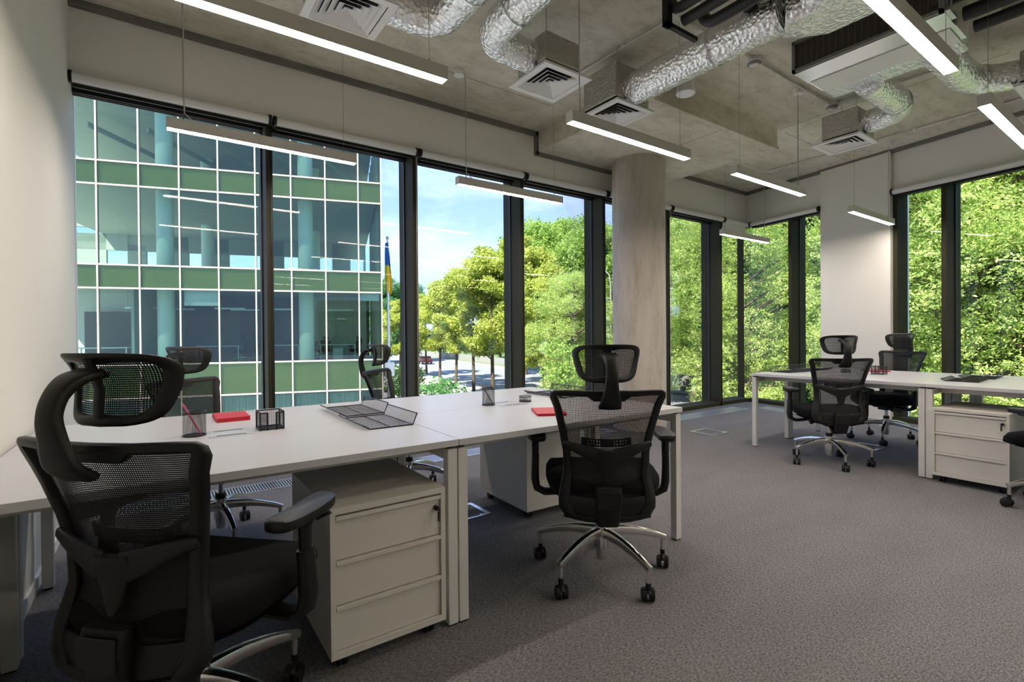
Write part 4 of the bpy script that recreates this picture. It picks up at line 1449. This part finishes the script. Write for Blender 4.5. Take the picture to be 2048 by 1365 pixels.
def detector(x, y, label):
    t = empty('smoke_detector', (x, y, ZC - 0.055), 0, label, 'smoke detector', 'smoke detectors on the ceiling')
    MB().lathe([(0.038, 0.0), (0.05, 0.014), (0.062, 0.024), (0.062, 0.055)], n=28).obj('housing', 'plastic_white', t, smooth=True, angle=30)
    for i, z in enumerate((0.002, 0.007, 0.012, 0.017)):
        r_ = 0.041 + 0.0045 * i
        MB().sweep([(r_ * math.cos(a), r_ * math.sin(a), z) for a in np.linspace(0, 2 * math.pi, 25)[:-1]], (0.0016, 0.0016), n=4, closed=True).obj('slot_ring', 'slot', t)
    MB().lathe([(0.012, -0.012), (0.036, -0.001)], n=24).obj('sensor_head', 'plastic_white', t, smooth=True)
detector(4.135, 2.268, 'white smoke detector on the ceiling left of the air unit')
detector(5.59, 2.262, 'white smoke detector under the foil corner of the air unit')
def speaker(x, y, label):
    t = empty('ceiling_speaker', (x, y, 3.25), 0, label, 'speaker', 'round white ceiling speakers')
    MB().lathe([(0.072, 0.012), (0.078, 0.03), (0.072, 0.13), (0.066, 0.20)], n=32).obj('body', 'plastic_white', t, smooth=True, angle=40)
    MB().lathe([(0.080, 0.0), (0.083, 0.008), (0.078, 0.014)], n=32).obj('front_disc', 'diffuser', t, smooth=True, angle=40)
speaker(3.83, 2.72, 'round white ceiling speaker beside the straight foil duct')
speaker(4.66, 0.77, 'round white ceiling speaker at the top right corner')

# ================================================================== outdoors
GZ = -4.2
# ground
tag(structure(MB().box(-60, YG + 0.5, GZ - 0.5, 120, 220, GZ).obj('ground_lawn', 'grass')))
structure(MB().box(XC + 1.0, -60, GZ - 0.5, 120, YG + 0.5, GZ - 0.001).obj('ground_park', 'grass'))
def strip(pa, pb, z, name, matn):
    """quad strip between two polylines"""
    v = [(x, y, z) for x, y in pa] + [(x, y, z) for x, y in pb]
    n_ = len(pa)
    return structure(MB().add(v, [(i, n_ + i, n_ + i + 1, i + 1) for i in range(n_ - 1)]).obj(name, matn))
far = [(52, 125), (50, 102), (45.8, 76), (40.7, 51), (38.1, 29), (37.5, 22), (38.5, 10), (40, -20)]
mid = [(44, 125), (42.5, 102), (38.6, 76), (34.4, 51), (31.5, 29), (31, 22), (31.7, 10), (33, -20)]
near = [(36, 125), (34.5, 102), (31.0, 76), (27.6, 51), (24.4, 29), (24, 22), (24.6, 10), (26, -20)]
walk = [(26, 125), (25, 102), (22.0, 76), (19.6, 51), (16.0, 29), (15.6, 22), (16.3, 10), (18, -20)]
strip(far, near, GZ + 0.02, 'road', 'asphalt')
strip([(x - 0.4, y) for x, y in near], walk, GZ + 0.05, 'pavement', 'paving')
strip([(x + 2.6, y) for x, y in far], [(x + 0.3, y) for x, y in far], GZ + 0.05, 'pavement_far', 'paving')
def kerb(line, off, name):
    m_ = MB()
    for i in range(len(line) - 1):
        (x0, y0), (x1, y1) = line[i], line[i + 1]
        m_.hexa([(x0 + off, y0, GZ), (x0 + off + 0.3, y0, GZ), (x1 + off + 0.3, y1, GZ), (x1 + off, y1, GZ)],
                [(x0 + off, y0, GZ + 0.14), (x0 + off + 0.3, y0, GZ + 0.14), (x1 + off + 0.3, y1, GZ + 0.14), (x1 + off, y1, GZ + 0.14)])
    structure(m_.obj(name, 'kerb'))
kerb(far, 0.0, 'kerb_far'); kerb(near, -0.35, 'kerb_near')
strip([(x + 0.08, y) for x, y in mid], [(x - 0.08, y) for x, y in mid], GZ + 0.03, 'road_line', 'white_line')
strip([(x - 3.3, y) for x, y in mid], [(x - 3.42, y) for x, y in mid], GZ + 0.03, 'road_line_near', 'white_line')
structure(MB().box(-30, 6, GZ + 0.0, 17.5, 60, GZ + 0.04).obj('forecourt', 'paving'))
# low wall between park and road far away
wl_ = MB()
for i in range(len(far) - 1):
    (x0, y0), (x1, y1) = far[i], far[i + 1]
    wl_.hexa([(x0 + 4, y0, GZ), (x0 + 4.3, y0, GZ), (x1 + 4.3, y1, GZ), (x1 + 4, y1, GZ)], [(x0 + 4, y0, GZ + 1.2), (x0 + 4.3, y0, GZ + 1.2), (x1 + 4.3, y1, GZ + 1.2), (x1 + 4, y1, GZ + 1.2)])
structure(wl_.obj('park_wall', 'fence'))

# ---- green glass office building across ----
AZ = R(-17)
FD = Vector((math.cos(AZ), math.sin(AZ), 0)); FN = Vector((-math.sin(AZ), math.cos(AZ), 0))
def ray0(px, py=676.33):
    a = px - 1024; b = py - 676.33
    u = a * math.cos(ROLL) - b * math.sin(ROLL)
    return Vector((u / 1003.84 * math.sin(PHI) + math.cos(PHI), -u / 1003.84 * math.cos(PHI) + math.sin(PHI), 0))
FQ = ray0(450) * 19.5
def F(s, d, z):
    p = FQ + FD * s + FN * d
    return (p.x, p.y, z)
def fbox(mb, s0, s1, d0, d1, z0, z1):
    return mb.hexa([F(s0, d0, z0), F(s1, d0, z0), F(s1, d1, z0), F(s0, d1, z0)], [F(s0, d0, z1), F(s1, d0, z1), F(s1, d1, z1), F(s0, d1, z1)])
BL = empty('office_building', F(0, 0, GZ), AZ, 'four-storey office building with green glass, cream mullions and olive bands', 'building')
bldg_inv = Matrix.Translation(Vector(F(0, 0, GZ))) @ Matrix.Rotation(AZ, 4, 'Z')
bldg_inv = bldg_inv.inverted()
def bpart(mb, name, matn, parent=None, **kw):
    mb.v = [tuple(bldg_inv @ Vector(p)) for p in mb.v]
    return mb.obj(name, matn, BL if parent is None else parent, **kw)
S_END = 5.93
gs = [S_END - 0.93 - 1.297 * i for i in range(9)]          # mullion positions going left
cols_s = [S_END] + gs
levels = []      # (z0, z1, kind)
for k in (-1, 0, 1, 2):
    zf = 0.12 + 3.72 * k
    levels.append((zf - 1.12 if k else zf - 1.22, zf, 'band'))
    levels.append((zf, zf + 2.85, 'clear'))
levels = [(-4.2, -1.13, 'clear'), (-1.13, 0.12, 'band'), (0.12, 2.96, 'clear'), (2.96, 3.82, 'band'), (3.82, 6.74, 'clear'), (6.74, 7.60, 'band'), (7.60, 10.5, 'clear')]
for i in range(len(cols_s) - 1):
    s1, s0 = cols_s[i], cols_s[i + 1]
    for (z0, z1, kd) in levels:
        m_ = fbox(MB(), s0 + 0.03, s1 - 0.03, 0.05, 0.065, z0 + 0.03, z1 - 0.03)
        bpart(m_, 'glass_pane', 'bglass')
        if kd == 'band':
            m_ = fbox(MB(), s0 + 0.02, s1 - 0.02, 0.10, 0.16, z0 + 0.02, z1 - 0.02)
            bpart(m_, 'spandrel_panel', 'spandrel')
for s in cols_s:
    m_ = fbox(MB(), s - 0.026, s + 0.026, 0.0, 0.14, GZ, 10.5)
    bpart(m_, 'mullion', 'bframe')
for z in (-1.13, 0.12, 2.96, 3.82, 6.74, 7.60, 10.5):
    m_ = fbox(MB(), gs[-1], S_END, 0.01, 0.12, z - 0.03, z + 0.03)
    bpart(m_, 'transom', 'bframe')
# side facade returning away from us at the right end
for j in range(6):
    d0, d1 = 0.15 + 1.3 * j, 0.15 + 1.3 * (j + 1)
    for (z0, z1, kd) in levels:
        bpart(fbox(MB(), S_END - 0.02, S_END, d0, d1, z0, z1), 'side_pane', 'bglass')
        if kd == 'band':
            bpart(fbox(MB(), S_END - 0.12, S_END - 0.06, d0, d1, z0, z1), 'side_spandrel', 'spandrel')
    bpart(fbox(MB(), S_END - 0.12, S_END + 0.02, d1 - 0.04, d1 + 0.04, GZ, 10.5), 'side_mullion', 'bframe')
# slabs, back wall, columns, partitions
for z0, z1 in ((-0.35, -0.0), (3.2, 3.55), (6.95, 7.3), (10.4, 10.8)):
    bpart(fbox(MB(), gs[-1] - 3, S_END - 0.15, 0.2, 12, z0, z1), 'floor_slab', 'bslab')
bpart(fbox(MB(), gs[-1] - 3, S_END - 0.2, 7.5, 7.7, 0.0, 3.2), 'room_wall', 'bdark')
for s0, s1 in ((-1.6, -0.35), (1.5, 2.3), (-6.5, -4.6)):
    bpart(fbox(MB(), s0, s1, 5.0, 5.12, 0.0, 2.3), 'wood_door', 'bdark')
bpart(fbox(MB(), 2.6, S_END - 0.4, 6.2, 6.3, 0.0, 3.2), 'room_wall', 'bwall')
bpart(fbox(MB(), -7.5, -3.6, 5.6, 5.7, 0.0, 3.2), 'room_wall', 'bwall')
bpart(fbox(MB(), -3.4, -3.3, 1.0, 7.5, 0.0, 3.2), 'partition', 'bwall')
# upper floor back wall with bright window openings
for s0, s1 in ((-14, -8.2), (-7.2, -6.3), (-5.0, -4.2), (-2.9, -2.1), (-0.4, 0.9), (1.7, 2.9), (3.7, 4.8), (5.6, 9)):
    bpart(fbox(MB(), s0, min(s1, S_END - 0.2), 11.8, 12.0, 3.55, 6.95), 'far_wall', 'bslab')
bpart(fbox(MB(), -14, S_END - 0.2, 11.8, 12.0, 6.05, 6.95), 'far_wall', 'bslab')
bpart(fbox(MB(), -14, S_END - 0.2, 11.8, 12.0, 7.3, 10.4), 'far_wall', 'bslab')
bpart(fbox(MB(), -14, S_END, 6.0, 6.2, GZ, -0.35), 'far_wall', 'bwall')
for s, d in ((-2.35, 1.4), (2.85, 1.4), (-2.35, 8.0), (2.85, 8.0), (-7.4, 1.4)):
    c = F(s, d, 0)
    for za, zb in ((0.0, 3.2), (3.55, 6.95), (7.3, 10.4), (GZ, -0.35)):
        m_ = MB()
        m_.lathe([(0.30, za), (0.30, zb)], n=32)
        m_.v = [(x + c[0], y + c[1], z) for x, y, z in m_.v]
        bpart(m_, 'round_column', 'bcol', smooth=True, angle=60)
# blinds, upstairs roof beams
bpart(fbox(MB(), gs[5] + 0.05, gs[4] - 0.05, 0.3, 0.32, 2.35, 2.93), 'roller_blind', 'blind')
bpart(fbox(MB(), gs[0] + 0.05, S_END - 0.1, 0.3, 0.32, 2.62, 2.93), 'roller_blind', 'blind')
for q in range(5):
    s = -5.5 + q * 2.1
    bpart(MB().sweep([F(s, 3.0, 9.9), F(s + 2.6, 9.0, 9.7)], (0.05, 0.12), n=6), 'roof_beam', 'bslab')
curt = MB()
for i in range(8):
    s0 = gs[-1] + 0.1 + i * 1.297
    v_, f_ = [], []
    for j in range(21):
        s = s0 + 1.15 * j / 20
        dd = 0.4 + 0.05 * math.sin(j * 1.7 + i)
        v_ += [F(s, dd, GZ + 0.3), F(s, dd, -1.25)]
    f_ = [(2 * j, 2 * j + 2, 2 * j + 3, 2 * j + 1) for j in range(20)]
    m_ = MB().add(v_, f_)
    bpart(m_, 'curtain', 'bwall')
# interior desks, lamps and chairs of the opposite office
def far_desk(s, d, w, label):
    t = empty('desk', F(s, d, 0.0), AZ, label, 'desk', 'white desks inside the green glass building')
    MB().box(0, 0, 0.70, w, 0.8, 0.74).obj('desktop', 'desktop', t)
    for xx in (0.02, w - 0.06):
        for yy in (0.02, 0.74):
            MB().box(xx, yy, 0, xx + 0.04, yy + 0.04, 0.70).obj('leg', 'white_metal', t)
far_desk(-6.0, 2.6, 1.9, 'white desk in the glass building at the far left by the wall')
far_desk(-1.75, 3.0, 1.7, 'white desk in the glass building seen right of the second chair headrest')
far_desk(0.9, 3.2, 1.5, 'white desk in the glass building between the two round columns')
far_desk(3.3, 2.6, 1.6, 'white desk in the glass building beside the pedestal and right column')
fp = copy_tree(ped); fp.location = F(3.9, 2.5, 0.0); fp.rotation_euler = (0, 0, AZ); fp['label'] = 'white drawer pedestal inside the green glass building'
for i, (s, d, face, lb) in enumerate([
        (-0.1, 3.6, 150, 'black chair in the glass building, left of a pair behind the second mullion'),
        (0.6, 3.7, 190, 'black chair in the glass building, right of a pair behind the second mullion'),
        (3.0, 3.9, 60, 'black chair in the glass building left of the far pedestal'),
        (3.5, 4.3, 80, 'black chair in the glass building just behind the far pedestal'),
        (4.9, 3.4, 200, 'black chair in the glass building at its right end')]):
    p = F(s, d, 0)
    c = place_chair(p[0], p[1], face, lb, group='black chairs inside the green glass building')
for i, (s, d, lb) in enumerate([(-4.3, 3.0, 'far left'), (-3.2, 4.0, 'second from left'), (-1.0, 3.0, 'third from left'), (-0.6, 4.2, 'fourth from left'), (0.9, 3.4, 'fifth from left'), (3.6, 3.6, 'rightmost')]):
    p = F(s, d, 2.35)
    t = empty('pendant_lamp', p, AZ, 'white strip lamp inside the green glass building, ' + lb, 'pendant lamp', 'strip lamps inside the glass building')
    MB().box(0, 0, 0, 1.2, 0.06, 0.07).obj('housing', 'diffuser', t)
    for xx in (0.1, 1.1):
        MB().cyl((xx, 0.03, 0.07), (xx, 0.03, 0.85), 0.004, n=4).obj('suspension_wire', 'cable', t)

# ---- flag ----
fx, fy = 8.34, 21.1
t = empty('flagpole', (fx, fy, GZ), 0, 'tall white flagpole right of the green glass building', 'flagpole')
MB().cyl((0, 0, 0), (0, 0, 9.55), 0.075, 0.045, n=14).obj('pole', 'pole', t, smooth=True)
MB().lathe([(0.01, 9.53), (0.06, 9.56), (0.07, 9.62), (0.03, 9.69)], n=14).obj('finial', 'steel', t, smooth=True)
MB().box(-0.22, -0.1, 3.55, 0.22, 0.1, 4.15).obj('control_box', 'plastic_white', t)
MB().cyl((0.1, 0, 0), (0.1, 0, 9.4), 0.006, n=5).obj('rope', 'cord', t)
t = empty('flag', (fx, fy, GZ), 0, 'limp blue and yellow flag hanging on the flagpole', 'flag')
for nm, za, zb, m_n, wd in (('blue_half', 9.4, 8.45, 'flag_blue', 0.16), ('yellow_half', 8.45, 7.35, 'flag_yellow', 0.26)):
    v, f = [], []
    nr, nc = 10, 12
    for i in range(nr + 1):
        z = za + (zb - za) * i / nr
        full = (9.4 - z) / 2.05
        ww = (0.10 + 0.36 * full ** 0.8) * (1.0 if full < 0.75 else 1 - 1.6 * (full - 0.75))
        for j in range(nc + 1):
            u = j / nc
            v.append((0.05 * math.sin(u * 9 + z) + ww * (u - 0.45) * 0.815, 0.07 * math.sin(u * 14 + z * 1.3) - ww * (u - 0.45) * 0.579, z - 0.25 * u * full))
    f = [(i * (nc + 1) + j, i * (nc + 1) + j + 1, (i + 1) * (nc + 1) + j + 1, (i + 1) * (nc + 1) + j) for i in range(nr) for j in range(nc)]
    o = MB().add(v, f).obj(nm, m_n, t, smooth=True)

# ---- trees ----
def leaf_cloud(seed, blobs, n, size, flat=0.75):
    """blobs: (x,y,z,r); leaves sit mostly in the outer shell of each blob"""
    g = np.random.default_rng(seed)
    B = np.array(blobs, float)
    w = B[:, 3] ** 2
    idx = g.choice(len(B), n, p=w / w.sum())
    d = g.normal(size=(n, 3)); d /= np.linalg.norm(d, axis=1)[:, None]
    rad = B[idx, 3] * (0.55 + 0.5 * g.random(n) ** 0.7)
    c = B[idx, :3] + d * rad[:, None] * np.array([1, 1, flat])
    # sprigs: pull leaves into small bunches
    k = max(1, n // 9)
    sp = c[g.integers(0, n, k)]
    sel = g.random(n) < 0.8
    pick = g.integers(0, k, n)
    c[sel] = sp[pick[sel]] + g.normal(size=(sel.sum(), 3)) * size * np.array([1.5, 1.5, 0.8])
    nrm = g.normal(size=(n, 3)) * 0.65 + np.array([0, 0, 0.75]) + d * 0.5
    nrm /= np.linalg.norm(nrm, axis=1)[:, None]
    a = np.cross(nrm, g.normal(size=(n, 3))); a /= np.linalg.norm(a, axis=1)[:, None]
    b = np.cross(nrm, a)
    s = (size * (0.6 + 0.8 * g.random(n)))[:, None]
    v = np.empty((n, 4, 3))
    v[:, 0] = c - a * s * 0.9
    v[:, 1] = c + b * s * 0.42 + nrm * s * 0.12
    v[:, 2] = c + a * s * 0.9
    v[:, 3] = c - b * s * 0.42 + nrm * s * 0.12
    return v.reshape(-1, 3)
def quads_mesh(name, v, matn):
    me = bpy.data.meshes.new(name)
    n = len(v) // 4
    me.vertices.add(len(v)); me.vertices.foreach_set('co', v.astype(np.float32).ravel())
    me.loops.add(4 * n); me.loops.foreach_set('vertex_index', np.arange(4 * n, dtype=np.int32))
    me.polygons.add(n)
    me.polygons.foreach_set('loop_start', np.arange(0, 4 * n, 4, dtype=np.int32))
    me.polygons.foreach_set('loop_total', np.full(n, 4, np.int32))
    me.materials.append(M[matn])
    me.update(); me.validate()
    return me
def make_tree(name, seed, h, crown_r, crown_z0, n_leaf, leaf, matn, trunk_r=0.14, nb=26, bs=1.0):
    g = random.Random(seed)
    t = empty(name)
    lean = (g.uniform(-.3, .3), g.uniform(-.3, .3))
    tz = [0, h * 0.2, h * 0.45, h * 0.72, h * 0.92]
    tp = [(lean[0] * (z / h) ** 1.5 * 2 + g.uniform(-.08, .08), lean[1] * (z / h) ** 1.5 * 2 + g.uniform(-.08, .08), z) for z in tz]
    MB().sweep(tp, [(trunk_r * k_, trunk_r * k_) for k_ in (1.15, 0.95, 0.75, 0.45, 0.15)], n=9).obj('trunk', 'bark', t, smooth=True)
    blobs = []
    zc = (crown_z0 + h) / 2; hz = (h - crown_z0) / 2
    bm = MB()
    for i in range(nb):
        th = g.uniform(0, 2 * math.pi)
        u = g.uniform(-0.95, 0.95)
        rr = crown_r * math.sqrt(max(0.05, 1 - abs(u) ** 2.4)) * g.uniform(0.45, 0.95)
        x, y, z = rr * math.cos(th), rr * math.sin(th), zc + hz * u * 0.92
        br = crown_r * g.uniform(0.18, 0.34) * bs
        blobs.append((x, y, z, br))
        if i % 2 == 0:
            zb = max(h * 0.15, min(z - rr * 0.6, h * 0.8))
            j = zb / h
            p0 = (lean[0] * j ** 1.5 * 2, lean[1] * j ** 1.5 * 2, zb)
            pm = ((p0[0] + x) / 2 + g.uniform(-.2, .2), (p0[1] + y) / 2 + g.uniform(-.2, .2), (zb + z) / 2 + 0.1)
            bm.sweep([p0, pm, (x, y, z)], [(trunk_r * 0.42,) * 2, (trunk_r * 0.25,) * 2, (0.015, 0.015)], n=6)
    bm.obj('branches', 'bark', t, smooth=True)
    v = leaf_cloud(seed, blobs, n_leaf, leaf)
    fo = bpy.data.objects.new('foliage', quads_mesh('foliage', v, matn))
    COL.objects.link(fo); fo.parent = t; fo['kind'] = 'stuff'
    return t
protoA = make_tree('street_tree', 11, 9.6, 2.9, 2.9, 36000, 0.10, 'leaf_a', 0.12, nb=44, bs=0.75)
protoB = make_tree('park_tree', 12, 14.5, 4.6, 2.6, 60000, 0.15, 'leaf_b', 0.24, nb=60)
protoC = make_tree('near_tree', 13, 13.0, 4.4, 1.2, 150000, 0.054, 'leaf_c', 0.2, nb=110, bs=0.8)
protoD = make_tree('dark_tree', 14, 15.0, 5.0, 1.0, 60000, 0.15, 'leaf_d', 0.28, nb=60)
protos = {'A': protoA, 'B': protoB, 'C': protoC, 'D': protoD}
used_p = set()
def put_tree(kind, px, D, dz=0.0, sc=1.0, rot=0.0, label='', group='', top=None, xy=None):
    p = ray0(px) * D if xy is None else Vector((*xy, 0))
    if kind in used_p:
        t = copy_tree(protos[kind])
    else:
        t = protos[kind]; used_p.add(kind)
    t.location = (p.x, p.y, GZ + dz)
    h = {'A': 9.6, 'B': 14.5, 'C': 13.0, 'D': 15.0}[kind]
    s = sc
    if top is not None:                       # scale so the top reaches height `top`
        s = (top - GZ - dz) / h
    t.scale = (s, s, s) if not isinstance(sc, tuple) else sc
    t.rotation_euler = (0, 0, rot)
    tag(t, label, 'tree', group)
    return t
def topz(D, y):
    return 1.146 + (674 - y) * D / 1003.84
GA, GB_, GC, GD_ = 'young trees along the street', 'tall park trees beyond the road', 'leafy trees close to the building', 'dark evergreen trees behind the others'
trees = [
    # kind, px, D, top y, rot, label, group
    ('D', 770, 95, 560, 0.3, 'distant dark tree showing between flagpole and mullion', GD_),
    ('D', 815, 100, 570, 1.3, 'distant dark tree left of the street trees', GD_),
    ('A', 800, 62, 604, 2.1, 'yellow-green street tree behind the flagpole', GA),
    ('A', 852, 66, 592, 0.4, 'farthest yellow-green street tree, right of the wide mullion', GA),
    ('A', 880, 56, 568, 1.9, 'yellow-green street tree over the parked dark car', GA),
    ('A', 912, 49, 552, 3.3, 'yellow-green street tree in the middle of the row', GA),
    ('A', 946, 43, 535, 4.6, 'yellow-green street tree left of the pencil cup', GA),
    ('A', 985, 37, 500, 0.9, 'yellow-green street tree with a forked trunk behind the pencil cup', GA),
    ('A', 1032, 38, 482, 2.7, 'yellow-green street tree partly behind the fourth mullion', GA),
    ('B', 1098, 52, 446, 0.0, 'tall round-topped park tree, left one of the highest pair', GB_),
    ('B', 1152, 50, 440, 2.0, 'tall round-topped park tree, right one of the highest pair', GB_),
    ('B', 1205, 46, 455, 3.7, 'tall park tree seen in the gap left of the concrete column', GB_),
    ('B', 1050, 66, 492, 5.0, 'park tree behind the last street trees', GB_),
    ('A', 1088, 33, 560, 5.2, 'pale green tree in front of the tall pair', GA),
    ('C', 1150, 30, 545, 0.7, 'pale green tree left of the column and low down', GC),
    ('B', 1385, 37, 432, 1.1, 'park tree with a visible dark trunk right of the column', GB_),
    ('B', 1335, 52, 470, 4.1, 'park tree just right of the column, farther off', GB_),
    ('C', 1462, 24, 395, 1.8, 'leafy tree before the room corner', GC),
    ('D', 1440, 45, 380, 2.4, 'dark tree behind the room corner', GD_),
    ('D', 1530, 36, 360, 0.8, 'dark tree seen right of the room corner', GD_),
    ('D', 1600, 31, 330, 2.9, 'dark tree just left of the white pillar', GD_),
    ('D', 1650, 28, 300, 4.4, 'dark tree half hidden by the white pillar', GD_),
    ('C', 1838, 18, 190, 3.0, 'leafy tree right of the white pillar and pale fin', GC),
    ('C', 1965, 15.5, 130, 4.9, 'leafy tree filling the right-hand window', GC),
    ('C', 2110, 15, 120, 0.2, 'leafy tree at the right picture edge', GC),
    ('D', 1780, 34, 200, 1.5, 'dark tree behind the leafy trees, near the pillar', GD_),
    ('D', 1930, 36, 180, 5.5, 'dark tree behind the leafy trees of the right-hand window', GD_),
    ('D', 2120, 36, 180, 3.9, 'dark tree behind the leafy tree at the right edge', GD_),
    ('B', 1280, 60, 470, 0.5, 'park tree hidden behind the concrete column', GB_),
    ('D', 1350, 75, 500, 2.5, 'far dark tree right of the column', GD_),
    ('D', 1180, 85, 520, 1.0, 'far dark tree left of the column', GD_),
    ('D', 1000, 110, 590, 4.0, 'far dark tree behind the street trees', GD_),
    ('D', 900, 115, 600, 2.0, 'far dark tree at the end of the street', GD_),
    ('B', 2300, 20, 150, 2.0, 'leafy tree outside beyond the right picture edge', GC),
]
for xy_, kd, sc_, rt_, lb in (((23, -3), 'B', 0.95, 1.0, 'unseen tree added outside to the right of the picture, first'), ((24, -13), 'D', 0.9, 2.0, 'unseen tree added outside to the right of the picture, second'), ((25, -24), 'B', 0.95, 3.0, 'unseen tree added outside to the right of the picture, third'), ((31, -8), 'D', 1.1, 0.0, 'unseen tree added outside to the right of the picture, behind')):  # unseen trees added to keep sky reflections off the window panes
    TREES_OUT = globals().setdefault('TREES_OUT', [])
    TREES_OUT.append((xy_, kd, sc_, rt_, lb))
for kd, px, D, ty, rot, lb, gp in trees:
    put_tree(kd, px, D, rot=rot, top=topz(D, ty), label=lb, group=gp)

for xy_, kd, sc_, rt_, lb in TREES_OUT:
    put_tree(kd, 0, 0, sc=sc_, rot=rt_, label=lb, group='unseen trees added to the right against sky reflections', xy=xy_)

def shrub(px, D, ytop, wdt, seed, label, matn='leaf_b', leaf=0.085, n=2600, h=2.2):
    p = ray0(px) * D
    zt = topz(D, ytop)
    t = empty('shrub', (p.x, p.y, GZ), 0, label, 'shrub', 'shrubs below the windows')
    g = random.Random(seed)
    st = MB(); blobs = []
    H = zt - GZ
    for i in range(9):
        a = g.uniform(0, 6.28); r_ = g.uniform(0.1, wdt)
        top = H * g.uniform(0.86, 1.0)
        q = (r_ * math.cos(a), r_ * math.sin(a), top)
        st.sweep([(q[0] * .15, q[1] * .15, 0), (q[0] * .6, q[1] * .6, H * .5), q], [(0.03, 0.03), (0.02, 0.02), (0.006, 0.006)], n=5)
        for k in range(3):
            blobs.append((q[0] * (1 - k * .12), q[1] * (1 - k * .12), top - 0.1 - k * h * 0.3, wdt * 0.42))
    st.obj('stems', 'bark', t)
    fo = bpy.data.objects.new('foliage', quads_mesh('foliage', leaf_cloud(seed, blobs, n, leaf), matn))
    COL.objects.link(fo); fo.parent = t; fo['kind'] = 'stuff'
shrub(905, 13, 764, 0.75, 31, 'dark-leaved shrub just outside, above the far desk edge', 'leaf_d', 0.07, 2400)
shrub(860, 14, 770, 0.5, 32, 'small dark-leaved shrub beside the wide mullion', 'leaf_d', 0.07, 1600)
shrub(1125, 17, 690, 0.9, 33, 'grey-green bush left of the middle chair headrest', 'leaf_b', 0.06, 4200, 2.8)
shrub(800, 40, 742, 1.6, 34, 'low hedge shrub beside the road at the flagpole', 'leaf_b', 0.16, 1500)
shrub(1425, 18, 690, 0.6, 35, 'drooping green twigs left of the wide mullion', 'leaf_c', 0.09, 1500, 2.5)

# fence with curved bars beside the road
fence = empty('park_fence', (0, 0, GZ), 0, 'grey park fence with wavy bars seen low through the corner windows', 'fence')
p0, p1 = ray0(1395) * 33, ray0(1760) * 33
nb = 64
for i in range(nb):
    u = i / (nb - 1)
    x, y = p0.x * (1 - u) + p1.x * u, p0.y * (1 - u) + p1.y * u
    MB().sweep([(x, y, 0), (x + 0.12, y - 0.05, 0.45), (x - 0.12, y + 0.05, 0.9), (x, y, 1.3)], (0.03, 0.03), n=4).obj('fence_bar', 'fence', fence)
for z in (0.08, 1.28):
    MB().cyl((p0.x, p0.y, z), (p1.x, p1.y, z), 0.03, n=6).obj('fence_rail', 'fence', fence)

# parked car far away
p = ray0(850) * 92
t = empty('car', (p.x, p.y, GZ + 0.02), R(77), 'small dark red car far down the street', 'car')
b = MB()
prof = [(-2.1, 0.35), (-2.1, 0.8), (-1.9, 0.95), (-1.2, 1.0), (-0.6, 1.45), (0.7, 1.45), (1.4, 0.98), (2.0, 0.85), (2.15, 0.6), (2.15, 0.35)]
n_ = len(prof)
v = [(x, -0.85, z) for x, z in prof] + [(x, 0.85, z) for x, z in prof]
f = [tuple(range(n_ - 1, -1, -1)), tuple(range(n_, 2 * n_))] + [(i, (i + 1) % n_, n_ + (i + 1) % n_, n_ + i) for i in range(n_)]
b.add(v, f).obj('body', 'car', t, bevel=0.06)
MB().box(-1.0, -0.87, 1.0, 1.0, 0.87, 1.36).obj('window', 'gasket', t)
for x in (-1.35, 1.35):
    for y in (-0.88, 0.7):
        MB().cyl((x, y, 0.33), (x, y + 0.18, 0.33), 0.33, n=16).obj('wheel', 'black', t, smooth=True)
# striped barrier near the flagpole
p = ray0(797) * 42
t = empty('street_barrier', (p.x, p.y, GZ), R(-35), 'red and white barrier board on the pavement by the flagpole', 'barrier')
for i in range(8):
    MB().box(-1.6 + i * 0.4, -0.03, 0.55, -1.2 + i * 0.4, 0.03, 0.8).obj('board_stripe', 'red' if i % 2 else 'pole', t)
for x in (-1.4, 1.4):
    MB().box(x - 0.03, -0.03, 0, x + 0.03, 0.03, 0.55).obj('leg', 'fence', t)
# street lamp between mullion and column
p = ray0(1222) * 34
t = empty('street_lamp', (p.x, p.y, GZ), R(100), 'grey street lamp with a curved arm beside the column', 'street lamp')
MB().cyl((0, 0, 0), (0, 0, 8.6), 0.09, 0.06, n=10).obj('pole', 'fence', t)
MB().sweep([(0, 0, 8.5), (0.1, 0, 9.3), (0.5, 0, 9.7), (1.2, 0, 9.8)], (0.045, 0.045), n=8).obj('arm', 'fence', t)
MB().box(1.1, -0.12, 9.72, 1.7, 0.12, 9.84).obj('lamp_head', 'plastic_white', t, bevel=0.03)
